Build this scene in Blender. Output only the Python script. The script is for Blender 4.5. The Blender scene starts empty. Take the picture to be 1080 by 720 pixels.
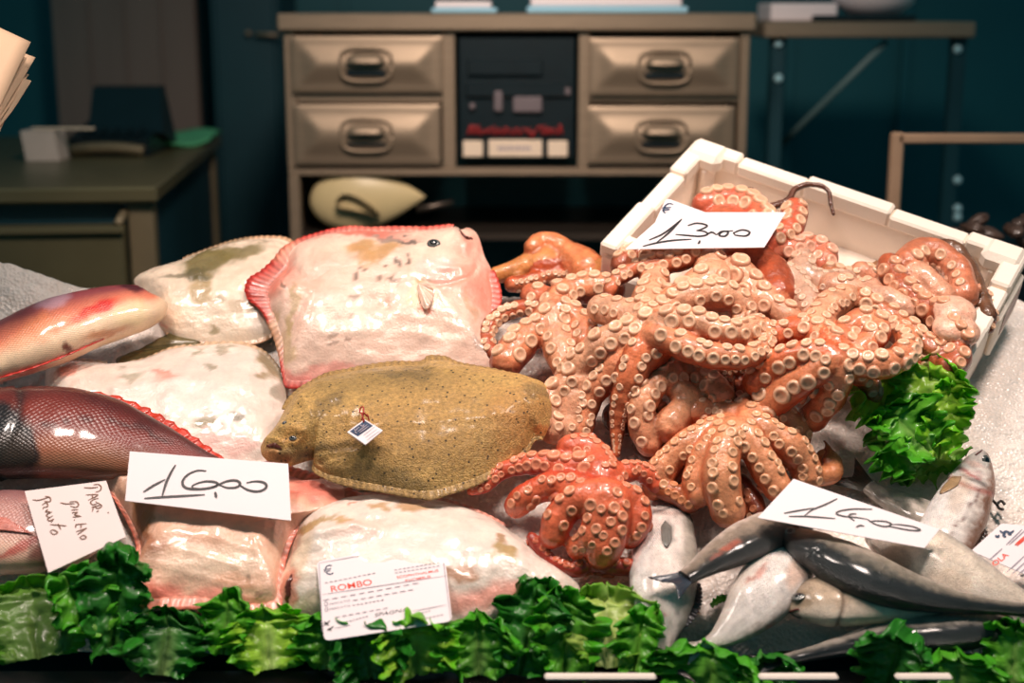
import bpy, math, random
import numpy as np
from mathutils import Vector, Matrix
from mathutils.kdtree import KDTree

random.seed(7)
RNG = np.random.default_rng(7)
SC = bpy.context.scene
COL = SC.collection
A = np.array

# ------------------------------------------------------------------ camera
PITCH = math.radians(13.0)
FPX = 1500.0
CAM = A([0, 0, 1.45])
CF = A([0, math.cos(PITCH), -math.sin(PITCH)])
CU = A([0, math.sin(PITCH), math.cos(PITCH)])
CR = A([1.0, 0, 0])


def ray(px, py):
    return CF + CR * ((px - 540) / FPX) + CU * ((360 - py) / FPX)


def to_px(V):
    q = np.asarray(V) - CAM
    z = q @ CF
    return np.stack([540 + FPX * (q @ CR) / z, 360 - FPX * (q @ CU) / z], -1)


def nrm(v):
    v = np.asarray(v, float)
    return v / (np.linalg.norm(v, axis=-1, keepdims=True) + 1e-12)


# sloping fish bed: a plane that rises away from the shopper
SLOPE = math.radians(30)
BN = A([0, -math.sin(SLOPE), math.cos(SLOPE)])
BU = A([0, math.cos(SLOPE), math.sin(SLOPE)])
_d = ray(540, 690)
P0 = CAM + _d * (1.75 / _d[1])


def P(px, py, h=0.0):
    """the point h metres above the bed seen at that place in the photo"""
    d = ray(px, py)
    return CAM + d * ((np.dot(P0 - CAM, BN) + h) / np.dot(d, BN))


def PPl(px, py, o, n):
    d = ray(px, py)
    return CAM + d * (np.dot(o - CAM, n) / np.dot(d, n))


def PY(px, py, Y):
    d = ray(px, py)
    return CAM + d * (Y / d[1])


def pxm(p):
    """pixels per metre at a point"""
    return FPX / float(np.dot(np.asarray(p) - CAM, CF))


# ------------------------------------------------------------------ small maths
def vnoise(Q, scale, seed=0):
    Q = np.asarray(Q, float) * scale + seed * 17.31
    if Q.shape[-1] == 2:
        Q = np.concatenate([Q, np.zeros(Q.shape[:-1] + (1,))], -1)
    i = np.floor(Q).astype(np.int64)
    f = Q - i
    f = f * f * (3 - 2 * f)

    def hsh(a, b, c):
        h = (a * 374761393 + b * 668265263 + c * 2147483647 + seed * 1013904223) & 0xFFFFFFFF
        h = ((h ^ (h >> 13)) * 1274126177) & 0xFFFFFFFF
        h = (h ^ (h >> 16)) & 0xFFFF
        return h / 32767.5 - 1
    r = 0
    for dx in (0, 1):
        for dy in (0, 1):
            for dz in (0, 1):
                w = (f[..., 0] if dx else 1 - f[..., 0]) * (f[..., 1] if dy else 1 - f[..., 1]) * (f[..., 2] if dz else 1 - f[..., 2])
                r = r + w * hsh(i[..., 0] + dx, i[..., 1] + dy, i[..., 2] + dz)
    return r


def fbm(Q, scale, seed=0, o=3):
    r, a = 0, 1.0
    for k in range(o):
        r = r + a * vnoise(Q, scale * 2 ** k, seed + k)
        a *= .5
    return r


def sstep(a, b, x):
    t = np.clip((x - a) / (b - a), 0, 1)
    return t * t * (3 - 2 * t)


def lin(c):
    c = np.asarray(c, float) / 255.0
    return np.where(c <= .04045, c / 12.92, ((c + .055) / 1.055) ** 2.4)


def catmull(pts, n, closed=False):
    """resample a polyline smoothly, evenly by length"""
    p = np.asarray(pts, float)
    if closed:
        q = np.vstack([p[-1], p, p[0], p[1]])
    else:
        q = np.vstack([2 * p[0] - p[1], p, 2 * p[-1] - p[-2]])
    out = []
    for i in range(1, len(q) - 2):
        a, b, c, d = q[i - 1], q[i], q[i + 1], q[i + 2]
        t = np.linspace(0, 1, 16, endpoint=False)[:, None]
        out.append(.5 * (2 * b + (c - a) * t + (2 * a - 5 * b + 4 * c - d) * t ** 2 + (3 * b - a - 3 * c + d) * t ** 3))
    out.append(q[-2][None])
    o = np.vstack(out)
    s = np.concatenate([[0], np.cumsum(np.linalg.norm(np.diff(o[:, :3] if o.shape[1] > 2 else o, axis=0), axis=1))])
    t = np.linspace(0, s[-1], n + (1 if closed else 0))
    r = np.stack([np.interp(t, s, o[:, k]) for k in range(o.shape[1])], 1)
    return r[:-1] if closed else r


def seg_dist(Q, poly):
    """distance of 2-D points Q from a polyline"""
    poly = np.asarray(poly, float)
    best = np.full(len(Q), 1e9)
    for a, b in zip(poly[:-1], poly[1:]):
        ab = b - a
        t = np.clip(((Q - a) @ ab) / (ab @ ab + 1e-9), 0, 1)
        best = np.minimum(best, np.linalg.norm(Q - a - t[:, None] * ab, axis=1))
    return best


# ------------------------------------------------------------------ objects
LOC = {}


def tag(o, label=None, cat=None, group=None, kind=None):
    for k, v in (('label', label), ('category', cat), ('group', group), ('kind', kind)):
        if v:
            o[k] = v
    return o


def thing(name, loc, label, cat, group=None):
    o = bpy.data.objects.new(name, None)
    COL.objects.link(o)
    o.location = tuple(loc)
    o.empty_display_size = .05
    LOC[o] = np.asarray(loc, float)
    return tag(o, label, cat, group)


def mk(name, V, F, mats, parent=None, smooth=True, mi=None, col=None, uv=None, solid=0):
    V = np.asarray(V, float)
    if parent is not None:
        loc = LOC[parent]
    else:
        loc = A([V[:, 0].mean(), V[:, 1].mean(), V[:, 2].min()])
    me = bpy.data.meshes.new(name)
    me.from_pydata((V - loc).tolist(), [], F if isinstance(F, list) else F.tolist())
    if not isinstance(mats, (list, tuple)):
        mats = [mats]
    for m in mats:
        me.materials.append(m)
    if smooth:
        me.polygons.foreach_set('use_smooth', [True] * len(me.polygons))
    if mi is not None:
        me.polygons.foreach_set('material_index', list(map(int, mi)))
    if col is not None:
        at = me.color_attributes.new('Col', 'FLOAT_COLOR', 'POINT')
        c = np.ones((len(V), 4))
        c[:, :3] = np.clip(col, 0, 1)
        at.data.foreach_set('color', c.ravel())
    if uv is not None:
        ul = me.uv_layers.new(name='UVMap')
        idx = np.empty(len(me.loops), int)
        me.loops.foreach_get('vertex_index', idx)
        ul.data.foreach_set('uv', np.asarray(uv)[idx].ravel())
    me.update()
    o = bpy.data.objects.new(name, me)
    COL.objects.link(o)
    if parent is not None:
        o.parent = parent
        LOC[o] = loc
    else:
        o.location = tuple(loc)
        LOC[o] = loc
    if solid:
        m = o.modifiers.new('thickness', 'SOLIDIFY')
        m.thickness = solid
        m.offset = 0
    return o


class MB:
    def __init__(s):
        s.V, s.F, s.M = [], [], []

    def add(s, V, F, m=0):
        b = len(s.V)
        s.V.extend(np.asarray(V, float).tolist())
        for f in F:
            s.F.append([b + int(i) for i in f])
            s.M.append(m)

    def box(s, lo, hi, m=0, bev=0.0):
        lo, hi = np.minimum(lo, hi).astype(float), np.maximum(lo, hi).astype(float)
        b = min(bev, .45 * float((hi - lo).min()))
        if b <= 0:
            V = [(x, y, z) for x in (lo[0], hi[0]) for y in (lo[1], hi[1]) for z in (lo[2], hi[2])]
            s.add(V, [(0, 1, 3, 2), (4, 6, 7, 5), (0, 4, 5, 1), (2, 3, 7, 6), (0, 2, 6, 4), (1, 5, 7, 3)], m)
            return
        # chamfered box
        V, ix = [], {}
        for sx in (0, 1):
            for sy in (0, 1):
                for sz in (0, 1):
                    c = A([(lo, hi)[sx][0], (lo, hi)[sy][1], (lo, hi)[sz][2]])
                    ins = A([b if q == 0 else -b for q in (sx, sy, sz)])
                    for k in range(3):
                        p = c + ins
                        p[k] = c[k]
                        ix[(sx, sy, sz, k)] = len(V)
                        V.append(p)
        F = []
        for k in range(3):
            a, c = [(1, 2), (2, 0), (0, 1)][k]
            for q in (0, 1):
                f = []
                for (i, j) in ((0, 0), (1, 0), (1, 1), (0, 1)):
                    t = [0, 0, 0]
                    t[k], t[a], t[c] = q, i, j
                    f.append(ix[(*t, k)])
                F.append(f if q else f[::-1])
        for k in range(3):
            a, c = [(1, 2), (2, 0), (0, 1)][k]
            for i in (0, 1):
                for j in (0, 1):
                    t0 = [0, 0, 0]
                    t0[a], t0[c] = i, j
                    t1 = list(t0)
                    t1[k] = 1
                    f = [ix[(*t0, a)], ix[(*t1, a)], ix[(*t1, c)], ix[(*t0, c)]]
                    F.append(f if (i + j) % 2 else f[::-1])
        for sx in (0, 1):
            for sy in (0, 1):
                for sz in (0, 1):
                    f = [ix[(sx, sy, sz, k)] for k in range(3)]
                    F.append(f if (sx + sy + sz) % 2 else f[::-1])
        s.add(V, F, m)

    def tube(s, pts, r, n=10, m=0, cap=True):
        pts = np.asarray(pts, float)
        r = np.broadcast_to(np.asarray(r, float), (len(pts),))
        T = nrm(np.gradient(pts, axis=0))
        ref = A([0, 0, 1.0]) if abs(T[0][2]) < .9 else A([1.0, 0, 0])
        X = nrm(np.cross(T[0], ref))
        V = []
        for i in range(len(pts)):
            X = nrm(X - T[i] * np.dot(X, T[i]))
            Y = np.cross(T[i], X)
            for k in range(n):
                a = 2 * math.pi * k / n
                V.append(pts[i] + r[i] * (X * math.cos(a) + Y * math.sin(a)))
        F = [(i * n + k, i * n + (k + 1) % n, (i + 1) * n + (k + 1) % n, (i + 1) * n + k) for i in range(len(pts) - 1) for k in range(n)]
        if cap:
            F.append(tuple(range(n))[::-1])
            F.append(tuple((len(pts) - 1) * n + k for k in range(n)))
        s.add(V, F, m)

    def ball(s, c, r, ax=None, n=14, k=8, m=0):
        """ellipsoid, radii r along the rows of ax"""
        r = np.broadcast_to(np.asarray(r, float), (3,))
        ax = np.eye(3) if ax is None else np.asarray(ax)
        V, F = [], []
        for i in range(k + 1):
            th = math.pi * i / k
            for j in range(n):
                ph = 2 * math.pi * j / n
                q = A([math.sin(th) * math.cos(ph), math.sin(th) * math.sin(ph), math.cos(th)]) * r
                V.append(np.asarray(c) + q @ ax)
        for i in range(k):
            for j in range(n):
                F.append((i * n + j, (i + 1) * n + j, (i + 1) * n + (j + 1) % n, i * n + (j + 1) % n))
        s.add(V, F, m)

    def build(s, name, mats, parent=None, smooth=True, **kw):
        return mk(name, A(s.V), s.F, mats, parent, smooth, mi=s.M, **kw)


def grid_faces(nu, nv, closed_v=False):
    F = []
    for i in range(nu - 1):
        for j in range(nv if closed_v else nv - 1):
            j2 = (j + 1) % nv
            F.append((i * nv + j, i * nv + j2, (i + 1) * nv + j2, (i + 1) * nv + j))
    return F


# ------------------------------------------------------------------ materials
def nmat(name):
    m = bpy.data.materials.new(name)
    m.use_nodes = True
    nt = m.node_tree
    return m, nt, nt.nodes['Principled BSDF']


def nd(nt, t, **kw):
    n = nt.nodes.new(t)
    for k, v in kw.items():
        if k in n.inputs:
            n.inputs[k].default_value = v
        else:
            setattr(n, k, v)
    return n


def coords(nt, kind='Object'):
    return nd(nt, 'ShaderNodeTexCoord').outputs[kind]


def plain(name, rgb, rough=.5, metal=0.0, var=.12, vscale=20.0, bump=.0, bscale=80.0, coat=0.0, stretch=None, dirt=None):
    m, nt, b = nmat(name)
    c = lin(rgb)
    co = coords(nt)
    if stretch:
        mp = nd(nt, 'ShaderNodeMapping')
        mp.inputs['Scale'].default_value = stretch
        nt.links.new(co, mp.inputs['Vector'])
        co = mp.outputs[0]
    n = nd(nt, 'ShaderNodeTexNoise', Scale=vscale, Detail=5.0)
    nt.links.new(co, n.inputs['Vector'])
    mx = nd(nt, 'ShaderNodeMix', data_type='RGBA')
    mx.inputs[6].default_value = (*(c * (1 - var)), 1)
    mx.inputs[7].default_value = (*(np.clip(c * (1 + var), 0, 1) if dirt is None else lin(dirt)), 1)
    nt.links.new(n.outputs[0], mx.inputs[0])
    nt.links.new(mx.outputs[2], b.inputs['Base Color'])
    b.inputs['Roughness'].default_value = rough
    b.inputs['Metallic'].default_value = metal
    b.inputs['Coat Weight'].default_value = coat
    if bump:
        n2 = nd(nt, 'ShaderNodeTexNoise', Scale=bscale, Detail=4.0)
        nt.links.new(co, n2.inputs['Vector'])
        bp = nd(nt, 'ShaderNodeBump', Strength=bump, Distance=.002)
        nt.links.new(n2.outputs[0], bp.inputs['Height'])
        nt.links.new(bp.outputs[0], b.inputs['Normal'])
    return m


def flesh(name, rough=.3, sss=.2, rad=(.012, .005, .003), coat=.35, mottle=.15, mscale=60, bump=.25, bscale=220, speck=None, scales=None, stretch=None, metal=0.0, coatr=.12):
    """wet skin whose pigment comes from the mesh; scales = (along, around) counts in UV"""
    m, nt, b = nmat(name)
    at = nd(nt, 'ShaderNodeAttribute', attribute_name='Col')
    co = coords(nt)
    n = nd(nt, 'ShaderNodeTexNoise', Scale=float(mscale), Detail=6.0, Roughness=.65)
    nt.links.new(co, n.inputs['Vector'])
    mr = nd(nt, 'ShaderNodeMapRange')
    mr.inputs['From Min'].default_value = .3
    mr.inputs['From Max'].default_value = .7
    mr.inputs['To Min'].default_value = 1 - mottle
    mr.inputs['To Max'].default_value = 1 + mottle * .6
    nt.links.new(n.outputs[0], mr.inputs['Value'])
    vm = nd(nt, 'ShaderNodeVectorMath', operation='SCALE')
    nt.links.new(at.outputs['Color'], vm.inputs[0])
    nt.links.new(mr.outputs[0], vm.inputs['Scale'])
    cout = vm.outputs[0]
    hgt = n.outputs[0]
    if speck:
        rgb, sc, thr = speck
        vo = nd(nt, 'ShaderNodeTexVoronoi', Scale=float(sc))
        nt.links.new(co, vo.inputs['Vector'])
        r2 = nd(nt, 'ShaderNodeMapRange')
        r2.inputs['From Min'].default_value = thr
        r2.inputs['From Max'].default_value = thr * .5
        nt.links.new(vo.outputs['Distance'], r2.inputs['Value'])
        mx = nd(nt, 'ShaderNodeMix', data_type='RGBA')
        mx.inputs[7].default_value = (*lin(rgb), 1)
        nt.links.new(r2.outputs[0], mx.inputs[0])
        nt.links.new(cout, mx.inputs[6])
        cout = mx.outputs[2]
    bp = nd(nt, 'ShaderNodeBump', Strength=bump, Distance=.003)
    n3 = nd(nt, 'ShaderNodeTexNoise', Scale=float(bscale), Detail=4.0)
    nt.links.new(co, n3.inputs['Vector'])
    nt.links.new(n3.outputs[0], bp.inputs['Height'])
    last = bp.outputs[0]
    if stretch:
        mp = nd(nt, 'ShaderNodeMapping')
        mp.inputs['Scale'].default_value = stretch
        mp.inputs['Rotation'].default_value = (0, 0, .15)
        nt.links.new(co, mp.inputs['Vector'])
        n4 = nd(nt, 'ShaderNodeTexNoise', Scale=1.0, Detail=3.0)
        nt.links.new(mp.outputs[0], n4.inputs['Vector'])
        b4 = nd(nt, 'ShaderNodeBump', Strength=.3, Distance=.003)
        nt.links.new(n4.outputs[0], b4.inputs['Height'])
        nt.links.new(last, b4.inputs['Normal'])
        last = b4.outputs[0]
    if scales:
        su, sv, sb, sd = scales
        uv = nd(nt, 'ShaderNodeTexCoord').outputs['UV']
        mp = nd(nt, 'ShaderNodeMapping')
        mp.inputs['Scale'].default_value = (su, sv, 1)
        mp.inputs['Rotation'].default_value = (0, 0, math.radians(45))
        nt.links.new(uv, mp.inputs['Vector'])
        vo = nd(nt, 'ShaderNodeTexVoronoi', Scale=1.0, Randomness=.25)
        vo.voronoi_dimensions = '2D'
        nt.links.new(mp.outputs[0], vo.inputs['Vector'])
        r3 = nd(nt, 'ShaderNodeMapRange')
        r3.inputs['From Min'].default_value = .35
        r3.inputs['From Max'].default_value = .75
        r3.inputs['To Min'].default_value = 1.0 + sd * .5
        r3.inputs['To Max'].default_value = 1 - sd
        nt.links.new(vo.outputs['Distance'], r3.inputs['Value'])
        v2 = nd(nt, 'ShaderNodeVectorMath', operation='SCALE')
        nt.links.new(cout, v2.inputs[0])
        nt.links.new(r3.outputs[0], v2.inputs['Scale'])
        cout = v2.outputs[0]
        b2 = nd(nt, 'ShaderNodeBump', Strength=sb, Distance=.002, invert=True)
        nt.links.new(vo.outputs['Distance'], b2.inputs['Height'])
        nt.links.new(last, b2.inputs['Normal'])
        last = b2.outputs[0]
    nt.links.new(cout, b.inputs['Base Color'])
    nt.links.new(last, b.inputs['Normal'])
    b.inputs['Roughness'].default_value = rough
    b.inputs['Metallic'].default_value = metal
    b.inputs['Subsurface Weight'].default_value = sss
    b.inputs['Subsurface Radius'].default_value = rad
    b.inputs['Subsurface Scale'].default_value = 1.0
    b.inputs['Coat Weight'].default_value = coat
    b.inputs['Coat Roughness'].default_value = coatr
    return m


M = {}
M['octo'] = flesh('octopus_skin', rough=.36, sss=.12, rad=(.008, .003, .002), coat=.4, mottle=.3, mscale=60, bump=.55, bscale=170, speck=((150, 62, 38), 330, .22))
M['sucker'] = flesh('octopus_sucker', rough=.34, sss=.12, rad=(.006, .004, .002), coat=.4, mottle=.10, mscale=90, bump=.1)
M['white_flat'] = flesh('white_flatfish_skin', rough=.3, sss=.10, rad=(.010, .005, .004), coat=.5, mottle=.16, mscale=34, bump=.35, bscale=260, coatr=.14, stretch=(26, 150, 26))
M['olive_flat'] = flesh('olive_flatfish_skin', rough=.5, sss=.03, coat=.22, mottle=.45, mscale=190, bump=1.0, bscale=420, speck=((58, 42, 20), 90, .2), coatr=.2)
M['fin'] = flesh('fin_skin', rough=.36, sss=.1, coat=.25, mottle=.3, mscale=80, bump=.3)
M['bream'] = flesh('bream_skin', rough=.34, sss=.08, coat=.5, mottle=.12, mscale=30, bump=.1, scales=(80, 50, .4, .17))
M['bass'] = flesh('sea_bass_skin', rough=.3, sss=.05, coat=.45, mottle=.3, mscale=48, bump=.6, bscale=420, scales=(95, 64, .9, .18), metal=.03, coatr=.16)
M['leaf'] = None
M['eye_dark'] = plain('fish_pupil', (8, 14, 20), rough=.08, coat=1)
M['eye_ring'] = plain('fish_iris', (104, 104, 100), rough=.2, metal=.3, coat=1)
M['mouth'] = plain('fish_mouth', (96, 44, 36), rough=.3, coat=.5)
M['paper'] = plain('white_card', (236, 224, 226), rough=.55, var=.02)
M['note'] = plain('cream_note_paper', (236, 216, 212), rough=.6, var=.03)
M['ink'] = plain('black_ink', (22, 14, 20), rough=.5)
M['brown_ink'] = plain('brown_ink', (125, 88, 70), rough=.6)
M['print_grey'] = plain('grey_print', (150, 140, 152), rough=.6)
M['print_red'] = plain('red_print', (232, 68, 40), rough=.6)
M['print_blue'] = plain('blue_print', (40, 62, 92), rough=.6)
M['foam'] = plain('white_foam', (248, 232, 216), rough=.55, var=.04, vscale=8, bump=.35, bscale=180)
M['steel'] = plain('brushed_steel', (150, 132, 112), rough=.5, metal=.55, var=.2, vscale=14, stretch=(1, 1, 14))
M['steel_dark'] = plain('dull_steel', (98, 88, 80), rough=.42, metal=.9, var=.25, vscale=9)
M['chrome'] = plain('chrome', (230, 222, 215), rough=.12, metal=1.0)
M['edge_white'] = plain('white_edging', (236, 222, 210), rough=.4)
M['bolt'] = plain('bolt_glint', (170, 215, 225), rough=.3)  # pale blue colour stands for the light glinting off the bolts
M['black'] = plain('black_plastic', (9, 25, 31), rough=.35, var=.3)
M['teal'] = plain('teal_panel', (12, 92, 102), rough=.55, var=.18, vscale=3)
M['teal_dark'] = plain('dark_teal_paint', (10, 58, 68), rough=.5, var=.25, vscale=4)
M['wood'] = plain('brown_board', (122, 106, 98), rough=.7, var=.22, vscale=2.2, stretch=(5, 1, .4))
M['floor'] = plain('floor_tile', (30, 52, 56), rough=.5, var=.2, vscale=3)
M['table'] = plain('olive_table_metal', (104, 98, 72), rough=.35, metal=.35, var=.2, vscale=7)
M['table_side'] = plain('worn_table_frame', (120, 108, 84), rough=.5, metal=.3, var=.25, vscale=7)
M['green'] = plain('green_cloth', (88, 178, 128), rough=.8, var=.1)
M['kraft'] = plain('cream_wrapping_paper', (218, 182, 150), rough=.75, var=.08, vscale=12)
M['scoop'] = plain('beige_plastic', (205, 186, 140), rough=.4, var=.06)
M['scoop_shade'] = plain('beige_plastic_shaded', (120, 104, 76), rough=.5, var=.1)  # darker copy of the beige: shade of the hollow put into the colour
M['tray_blue'] = plain('pale_blue_paper', (150, 200, 222), rough=.5, var=.05)
M['red'] = plain('red_paint', (150, 36, 36), rough=.45)
M['label'] = plain('pale_label', (225, 205, 182), rough=.6, var=.05)
M['brass'] = plain('brass_tube', (205, 164, 134), rough=.4, metal=.4, var=.2, vscale=10)
M['shell'] = plain('dark_shell', (30, 22, 22), rough=.3, var=.7, vscale=35, coat=.4, bump=.5, dirt=(110, 82, 68))
M['weed'] = plain('dark_seaweed', (30, 22, 18), rough=.4, coat=.4)
M['twine'] = plain('red_twine', (170, 30, 34), rough=.5)


def leaf_mat():
    m, nt, b = nmat('curly_lettuce')
    at = nd(nt, 'ShaderNodeAttribute', attribute_name='Col')
    co = coords(nt)
    n = nd(nt, 'ShaderNodeTexNoise', Scale=70.0, Detail=5.0)
    nt.links.new(co, n.inputs['Vector'])
    mr = nd(nt, 'ShaderNodeMapRange')
    mr.inputs['To Min'].default_value = .6
    mr.inputs['To Max'].default_value = 1.4
    nt.links.new(n.outputs[0], mr.inputs['Value'])
    vm = nd(nt, 'ShaderNodeVectorMath', operation='SCALE')
    nt.links.new(at.outputs['Color'], vm.inputs[0])
    nt.links.new(mr.outputs[0], vm.inputs['Scale'])
    nt.links.new(vm.outputs[0], b.inputs['Base Color'])
    b.inputs['Roughness'].default_value = .32
    b.inputs['Coat Weight'].default_value = .12
    bp = nd(nt, 'ShaderNodeBump', Strength=.5, Distance=.003)
    nt.links.new(n.outputs[0], bp.inputs['Height'])
    nt.links.new(bp.outputs[0], b.inputs['Normal'])
    tr = nd(nt, 'ShaderNodeBsdfTranslucent')
    nt.links.new(vm.outputs[0], tr.inputs['Color'])
    ms = nd(nt, 'ShaderNodeMixShader', Fac=.42)
    nt.links.new(b.outputs[0], ms.inputs[1])
    nt.links.new(tr.outputs[0], ms.inputs[2])
    nt.links.new(ms.outputs[0], nt.nodes['Material Output'].inputs['Surface'])
    return m


def ice_mat():
    m, nt, b = nmat('crushed_ice')
    co = coords(nt)
    n = nd(nt, 'ShaderNodeTexNoise', Scale=12.0, Detail=5.0)
    nt.links.new(co, n.inputs['Vector'])
    mx = nd(nt, 'ShaderNodeMix', data_type='RGBA')
    mx.inputs[6].default_value = (*lin((226, 208, 194)), 1)
    mx.inputs[7].default_value = (*lin((255, 246, 240)), 1)
    nt.links.new(n.outputs[0], mx.inputs[0])
    nt.links.new(mx.outputs[2], b.inputs['Base Color'])
    b.inputs['Roughness'].default_value = .28
    b.inputs['Subsurface Weight'].default_value = .3
    b.inputs['Subsurface Radius'].default_value = (.012, .011, .01)
    vo = nd(nt, 'ShaderNodeTexVoronoi', Scale=170.0)
    nt.links.new(co, vo.inputs['Vector'])
    bp = nd(nt, 'ShaderNodeBump', Strength=.55, Distance=.004)
    nt.links.new(vo.outputs['Distance'], bp.inputs['Height'])
    nt.links.new(bp.outputs[0], b.inputs['Normal'])
    return m


M['leaf'] = leaf_mat()
M['ice'] = ice_mat()


# pigment: blots = (px, py, rx, ry, rotation, colour, strength[, softness])
def paint(V, base, blots=(), warp=7.0, wscale=40., seed=3):
    q = to_px(V)
    q = q + warp * np.stack([fbm(V, wscale, seed, 4), fbm(V, wscale, seed + 9, 4)], -1)
    c = np.array(np.broadcast_to(base, (len(V), 3)), float)
    for bl in blots:
        if bl[0] == 'line':
            m = np.exp(-(seg_dist(q, catmull(bl[1], 30)) / bl[2]) ** 2) * bl[4]
            c = c + (lin(bl[3]) - c) * m[:, None]
            continue
        x, y, rx, ry, rot, colr, st = bl[:7]
        so = bl[7] if len(bl) > 7 else .35
        a = math.radians(rot)
        dx, dy = q[:, 0] - x, q[:, 1] - y
        u, v = dx * math.cos(a) + dy * math.sin(a), -dx * math.sin(a) + dy * math.cos(a)
        d = np.sqrt((u / rx) ** 2 + (v / ry) ** 2)
        m = (1 - sstep(1 - so, 1 + so, d)) * st
        c = c + (lin(colr) - c) * m[:, None]
    return c


# ------------------------------------------------------------------ flat fish
def flatfish(name, label, outline, h, T, skin, base, blots=(), spine=None, tilt=(0, 0), rim=.86, finskin=None, fincol=(200, 90, 75),
             finblots=(), nofin=(), rims=(), ridges=(), tail=None, eyes=(), mouth=None, pect=(), anchor=None, NB=240, NR=46, rayn=90, wob=.0034, seed=1, group=None, warp=7):
    """outline: places of its edge in the photo, taken onto the fish's own plane; T thickness"""
    ax, ay = anchor or (np.mean([p[0] for p in outline]), np.mean([p[1] for p in outline]))
    o = P(ax, ay, h)
    n = nrm(BN + CR * math.tan(math.radians(tilt[0])) + BU * math.tan(math.radians(tilt[1])))
    e1 = nrm(CR - n * np.dot(CR, n))
    e2 = np.cross(n, e1)

    def loc2(p):
        w = PPl(p[0], p[1], o, n) - o
        return A([w @ e1, w @ e2])
    O = catmull([loc2(p) for p in outline], NB, True)
    S = catmull([loc2(p) for p in spine], 60)
    # each edge point runs in to the nearest backbone point (softened)
    ci = np.array([np.argmin(np.linalg.norm(S - q, axis=1)) for q in O]).astype(float)
    for _ in range(6):
        ci = .25 * np.roll(ci, 1) + .5 * ci + .25 * np.roll(ci, -1)
    Cc = S[np.clip(np.round(ci).astype(int), 0, 59)]
    # where the fin fringe is missing (head, tail root)
    bi = np.full(NB, rim)
    for (x, y, r) in nofin:
        c = loc2((x, y))
        rr = r / pxm(o)
        d = np.linalg.norm(O - c, axis=1)
        bi = np.maximum(bi, 1 - (1 - rim) * sstep(rr * .75, rr * 1.15, d))
    for (x, y, r, val) in rims:
        d = np.linalg.norm(O - loc2((x, y)), axis=1)
        bi = bi + (val - bi) * sstep(r / pxm(o) * 1.15, r / pxm(o) * .6, d)
    for _ in range(4):
        bi = .25 * np.roll(bi, 1) + .5 * bi + .25 * np.roll(bi, -1)
    B = Cc + (O - Cc) * bi[:, None]
    V, rr = [], []
    rs = np.sin(np.linspace(math.pi / 2, 0, NR)) ** .9
    rs[-1] = 0.0
    for r in rs:
        xy = Cc + (B - Cc) * r
        z = T * (1 - r ** 2.2) ** .85
        V.append(np.concatenate([xy, np.full((NB, 1), z)], 1))
        rr.append(np.full(NB, r))
    for r in rs[1::3]:
        xy = Cc + (B - Cc) * r
        V.append(np.concatenate([xy, np.full((NB, 1), -.22 * T * (1 - r ** 2.4) ** .6)], 1))
        rr.append(np.full(NB, r))
    V = np.concatenate(V)
    rr = np.concatenate(rr)
    nb = len(rs[1::3])
    F = grid_faces(NR, NB, True)
    F = [f[::-1] for f in F]
    st = [0] + [NR + k for k in range(nb)]
    for a, b in zip(st[:-1], st[1:]):
        for j in range(NB):
            j2 = (j + 1) % NB
            F.append((a * NB + j, a * NB + j2, b * NB + j2, b * NB + j))
    W = o + V[:, :1] * e1 + V[:, 1:2] * e2 + V[:, 2:] * n
    top = sstep(.99, .9, rr) * (np.arange(len(W)) < NR * NB)
    Q = to_px(W)
    dz = wob * fbm(W, 26, seed, 3) * top + .0006 * fbm(W, 140, seed + 5, 2) * top
    for poly, amp, wd in ridges:
        d = seg_dist(Q, catmull(poly, 24))
        dz = dz + amp * np.exp(-(d / wd) ** 2) * top
    W = W + dz[:, None] * n
    root = thing(name, o, label, 'fish', group)
    mk('body', W, F, M[skin], root, col=paint(W, lin(base), blots, seed=seed, warp=warp))
    # fringe fin: fin rays between the body edge and the outline
    fn = 5
    FV = []
    ang = np.arange(NB * 3)
    O3, B3, C3 = (np.stack([np.interp(ang / 3, np.arange(NB + 1), np.append(q[:, k], q[0, k])) for k in range(2)], 1) for q in (O, B, Cc))
    wdt = np.linalg.norm(O3 - B3, axis=1)
    rayw = np.abs(((ang + 2.2 * np.sin(ang * .05 + seed)) * rayn / (NB * 3)) % 1 - .5) * 2
    for k in range(fn):
        t = k / (fn - 1)
        xy = C3 + (B3 - C3) * .955 * (1 - t) + (O3 - C3) * t
        xy = xy + (O3 - B3) * (t * (.05 * (rayw - .5) + .20 * vnoise(np.stack([ang * .06, ang * 0], 1), 1.0, seed)))[:, None]
        wv = .10 * wdt * t * np.sin(ang * .11 + seed) + .0009 * (rayw - .5) * (.4 + t)
        z = .07 * T * (1 - t) + wv + .0008
        FV.append(np.concatenate([xy, z[:, None]], 1))
    FV = np.concatenate(FV)
    FW = o + FV[:, :1] * e1 + FV[:, 1:2] * e2 + FV[:, 2:] * n
    nn = NB * 3
    fcol = paint(FW, lin(fincol), finblots, seed=seed)
    tin = np.repeat(np.linspace(1, 0, fn), nn)[:, None] * .42
    fcol = (fcol * (1 - tin) + lin(base) * tin) * np.tile(.72 + .4 * rayw, fn)[:, None]
    FF = [f for f in grid_faces(fn, nn, True) if wdt[f[0] % nn] > .0035]
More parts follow.
